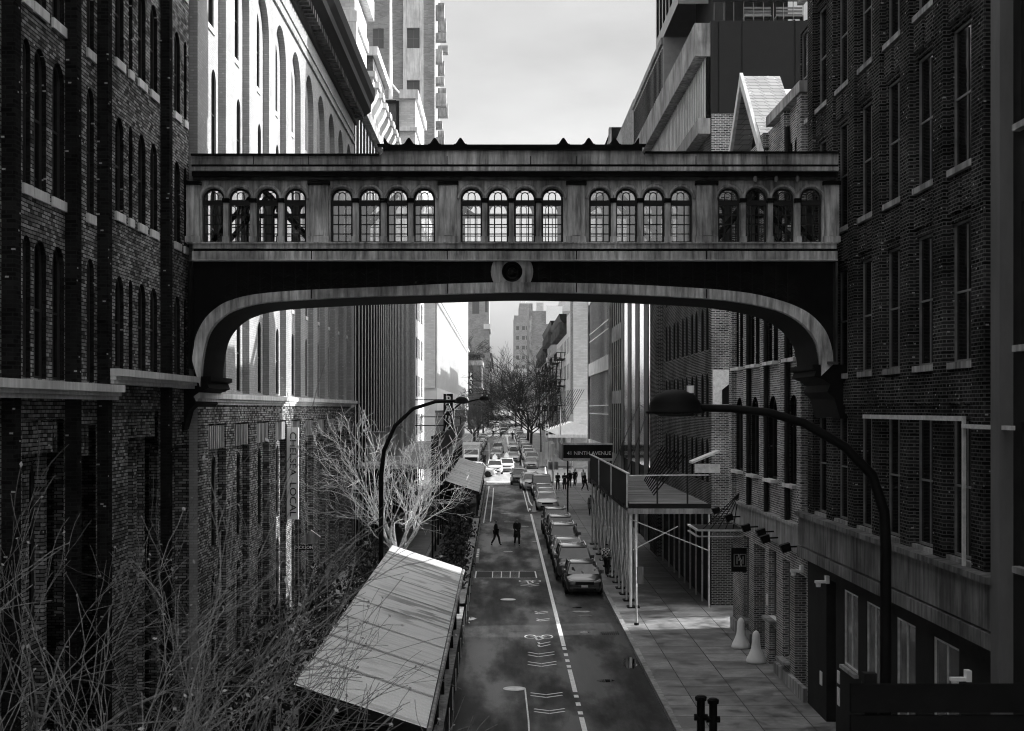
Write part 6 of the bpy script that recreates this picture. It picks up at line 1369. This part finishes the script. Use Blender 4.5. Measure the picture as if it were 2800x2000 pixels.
person(8.6, 153, 20, 'person in a white top and dark trousers behind the waiting group', 'stand', 'cloth_white', H=1.68, group=GP)
person(-2.25, 196, 10, 'person in a dark coat standing in the street next to the white box truck', 'stand', H=1.75, zoff=0, coat=True)
person(-.9, 200, 80, 'person in black walking across the far lane behind the taxi', 'walk', H=1.72, zoff=0)
person(2.6, 196, 90, 'person in black bending beside the silver sedan beyond the avenue', 'phone', H=1.7, zoff=0)
person(.0, 312, 30, 'person in pale clothes crossing the far street in the middle', 'walk', 'cloth_grey', 'cloth_grey', H=1.75, zoff=0)
person(2.4, 305, 0, 'person in black crossing the far street near its right side', 'walk', H=1.8, zoff=0)
person(-1.75, 325, 0, 'person in dark clothes on the white band of the far road at the left', 'walk', H=1.75, zoff=0)
GD = 'guests at the cafe tables'
person(-4.05, 66.5, -90+0, 'person seated left at the first cafe table behind the near shed', 'sit', 'cloth_grey', H=1.7, zoff=.0, group=GD).rotation_euler = (0, 0, R(90))
person(-2.75, 71.0, -90, 'person in black seated right at the second cafe table', 'sit', 'cloth_black', H=1.72, zoff=.0, group=GD)
person(-4.15, 76, 90, 'person in a pale shirt seated left at the third cafe table', 'sit', 'cloth_white', H=1.7, zoff=.0, group=GD)
# ================================================================ TREES
def bare_tree(name, lab, base, trunk_top, n_main, length, spread, up_, seed, m, levels=4, r0=.11, lean=Vector((0, 0, 0)), group=None, twig=.006, fork=3, wig=.12, sides=4, origin=None, leaves=0, curl=0.0):
    t = thing(name, lab, 'tree', tuple(base), group); rnd = random.Random(seed); tr = MB(); cr = MB(); tips = []
    base = Vector(base); tt = Vector(trunk_top)
    tr.tube([base, base.lerp(tt, .35)+Vector((rnd.uniform(-.08, .08), rnd.uniform(-.08, .08), 0)), base.lerp(tt, .7)+Vector((rnd.uniform(-.08, .08), 0, 0)), tt], [r0*1.35, r0*1.1, r0, r0*.85], 8)
    def grow(p, d, l, r, lv):
        k = 5 if lv < 2 else 4; pts = [p.copy()]; q = p.copy(); dd = d.copy(); rs = [r]
        for i in range(k):
            dd = (dd+Vector((rnd.gauss(0, wig), rnd.gauss(0, wig), rnd.gauss(0, wig)+curl))).normalized(); q = q+dd*l/k; pts.append(q.copy()); rs.append(max(twig, r*(1-.6*(i+1)/k)))
        cr.tube(pts, rs, sides if lv < levels-1 else 3, cap=False)
        if lv >= levels: tips.append(q.copy()); return
        for c in range(fork+(1 if lv == 0 else 0)):
            i = rnd.randint(2, k) if c else k; a = dd.orthogonal().normalized(); a.rotate(Quaternion(dd, rnd.uniform(0, 6.283)))
            nd = (dd+a*rnd.uniform(.35, .85)*spread+Vector((0, 0, up_))).normalized(); grow(pts[i], nd, l*rnd.uniform(.55, .8), rs[i]*.75, lv+1)
    for j in range(n_main):
        a = 2*math.pi*(j+rnd.random()*.6)/n_main; e = rnd.uniform(.5, 1.15); d = Vector((math.cos(a)*math.cos(e), math.sin(a)*math.cos(e), math.sin(e)))+lean; s_ = base.lerp(tt, rnd.uniform(.75, 1)); grow(s_, d.normalized(), length*rnd.uniform(.8, 1.15), r0*.6, 0)
    tr.build('trunk', M[m], t, True); o = cr.build('branches', M[m], t)
    if leaves:
        lm = MB()
        for _ in range(leaves):
            p = rnd.choice(tips); a = Vector((rnd.uniform(-1, 1), rnd.uniform(-1, 1), rnd.uniform(-1, .2))).normalized()*rnd.uniform(.02, .045); q = a.orthogonal().normalized()*a.length*.6; lm.quad(p-a, p+q, p+a, p-q)
        lm.build('dead_leaves', M['leaf_pale'], t)
    return t
bare_tree('bare_street_tree', 'bare street tree with bright sunlit twigs standing behind the nearest dining shed', (-4.75, 63.2, gz(63)), (-4.4, 63.1, 3.6), 9, 2.5, 1.05, .1, 11, 'bark', 4, .13, fork=3, wig=.1, twig=.007, leaves=120)
GF = 'foreground trees on the left'
FT = [('large bare foreground tree with long blurred branches at the far left edge', (-4.6, 13.0, 0), (-4.7, 13.0, 5.2), 5, 2.2, (.45, 0, .4), 21),
      ('bare foreground tree with branches spreading right, second from the left edge', (-3.7, 14.0, 0), (-3.8, 14.0, 3.9), 5, 2.0, (.3, 0, .3), 22),
      ('low tangle of bare foreground twigs at the bottom, left of the near shed', (-3.4, 15.5, 0), (-3.4, 15.5, 3.0), 7, 1.9, (.2, 0, .15), 41),
      ('bare foreground tree behind the left edge branches, against dark brick', (-6.6, 20.0, 0), (-6.6, 20, 4.6), 7, 2.6, (.4, 0, .25), 43),
      ('bare foreground tree whose twigs cross in front of the near shed roof', (-3.3, 19.0, 0), (-3.3, 19, 3.2), 6, 1.9, (.3, 0, .1), 24),
      ('bare foreground tree beside the near shed roof, its dark twigs against the pale metal', (-4.9, 27.0, 0), (-4.9, 27, 3.2), 6, 2.2, (.4, 0, .15), 29),
      ('low bare foreground tree with thin twigs along the bottom left', (-5.0, 17.0, 0), (-5.0, 17, 3.6), 6, 2.3, (.45, 0, .1), 27)]
for lab, b0, t0, nm_, ln, le, sd in FT:
    bare_tree('foreground_tree', lab, b0, t0, nm_, ln, .75, .04, sd, 'bark_near', 3, .055, lean=Vector(le), group=GF, twig=.004, wig=.09, leaves=70, fork=3)
GT = 'bare trees beyond the avenue'
for i, (x, y, h, ln, sd, mm, lab) in enumerate(((4.9, 235, 4.2, 6.2, 31, 'bark_dark', 'big dark fan shaped bare tree beyond the avenue right of the street'), (4.9, 262, 4.5, 6.0, 32, 'bark_dark', 'second dark bare tree behind the big one on the right'),
        (-4.4, 240, 3.5, 4.2, 33, 'bark_mid', 'pale twiggy tree nearest the white finned building on the left'), (-4.5, 285, 4, 5.2, 34, 'bark_mid', 'pale bare tree in the middle of the left row beyond the avenue'), (-4.2, 345, 4.5, 6.5, 35, 'bark_mid', 'tall pale bare tree arching over the far street from the left'),
        (4.6, 330, 4.5, 6, 36, 'bark_dark', 'dark bare tree farther down the right side beyond the avenue'), (-3.8, 430, 5, 8, 37, 'bark_dark', 'dim bare tree at the far left end of the street'), (4.2, 420, 5, 8, 38, 'bark_dark', 'dim bare tree at the far right end of the street'), (-3, 560, 5, 11, 39, 'bark_dark', 'hazy bare tree closing the street at the vanishing point'))):
    bare_tree('bare_avenue_tree', lab, (x, y, gz(y)), (x, y, gz(y)+h), 10, ln*(.88 if sd in (31, 32) else .55), .95, .1, sd, mm, 3 if y > 300 else 4, .2, group=GT, twig=.02 if y < 300 else .035, fork=4 if sd == 31 else 3, wig=.08, sides=3)
bare_tree('rooftop_tree', 'small bare tree standing on the roof terrace far up the left side', (-7.3, 392, 22.6), (-7.2, 392, 24.5), 6, 3, .9, .1, 44, 'bark_dark', 3, .08, twig=.03, sides=3)
# ================================================================ HAZE
hz_ = MB().box(-260, 260, -6, 1090, -3, 96).build('haze', None); hz_['kind'] = 'stuff'
m = bpy.data.materials.new('haze'); m.use_nodes = True; n = m.node_tree; n.nodes.clear(); vo = n.nodes.new('ShaderNodeVolumePrincipled'); vo.inputs['Color'].default_value = g(.95); vo.inputs['Density'].default_value = .00012; vo.inputs['Anisotropy'].default_value = .2
ou = n.nodes.new('ShaderNodeOutputMaterial'); n.links.new(vo.outputs[0], ou.inputs['Volume']); hz_.data.materials.append(m)
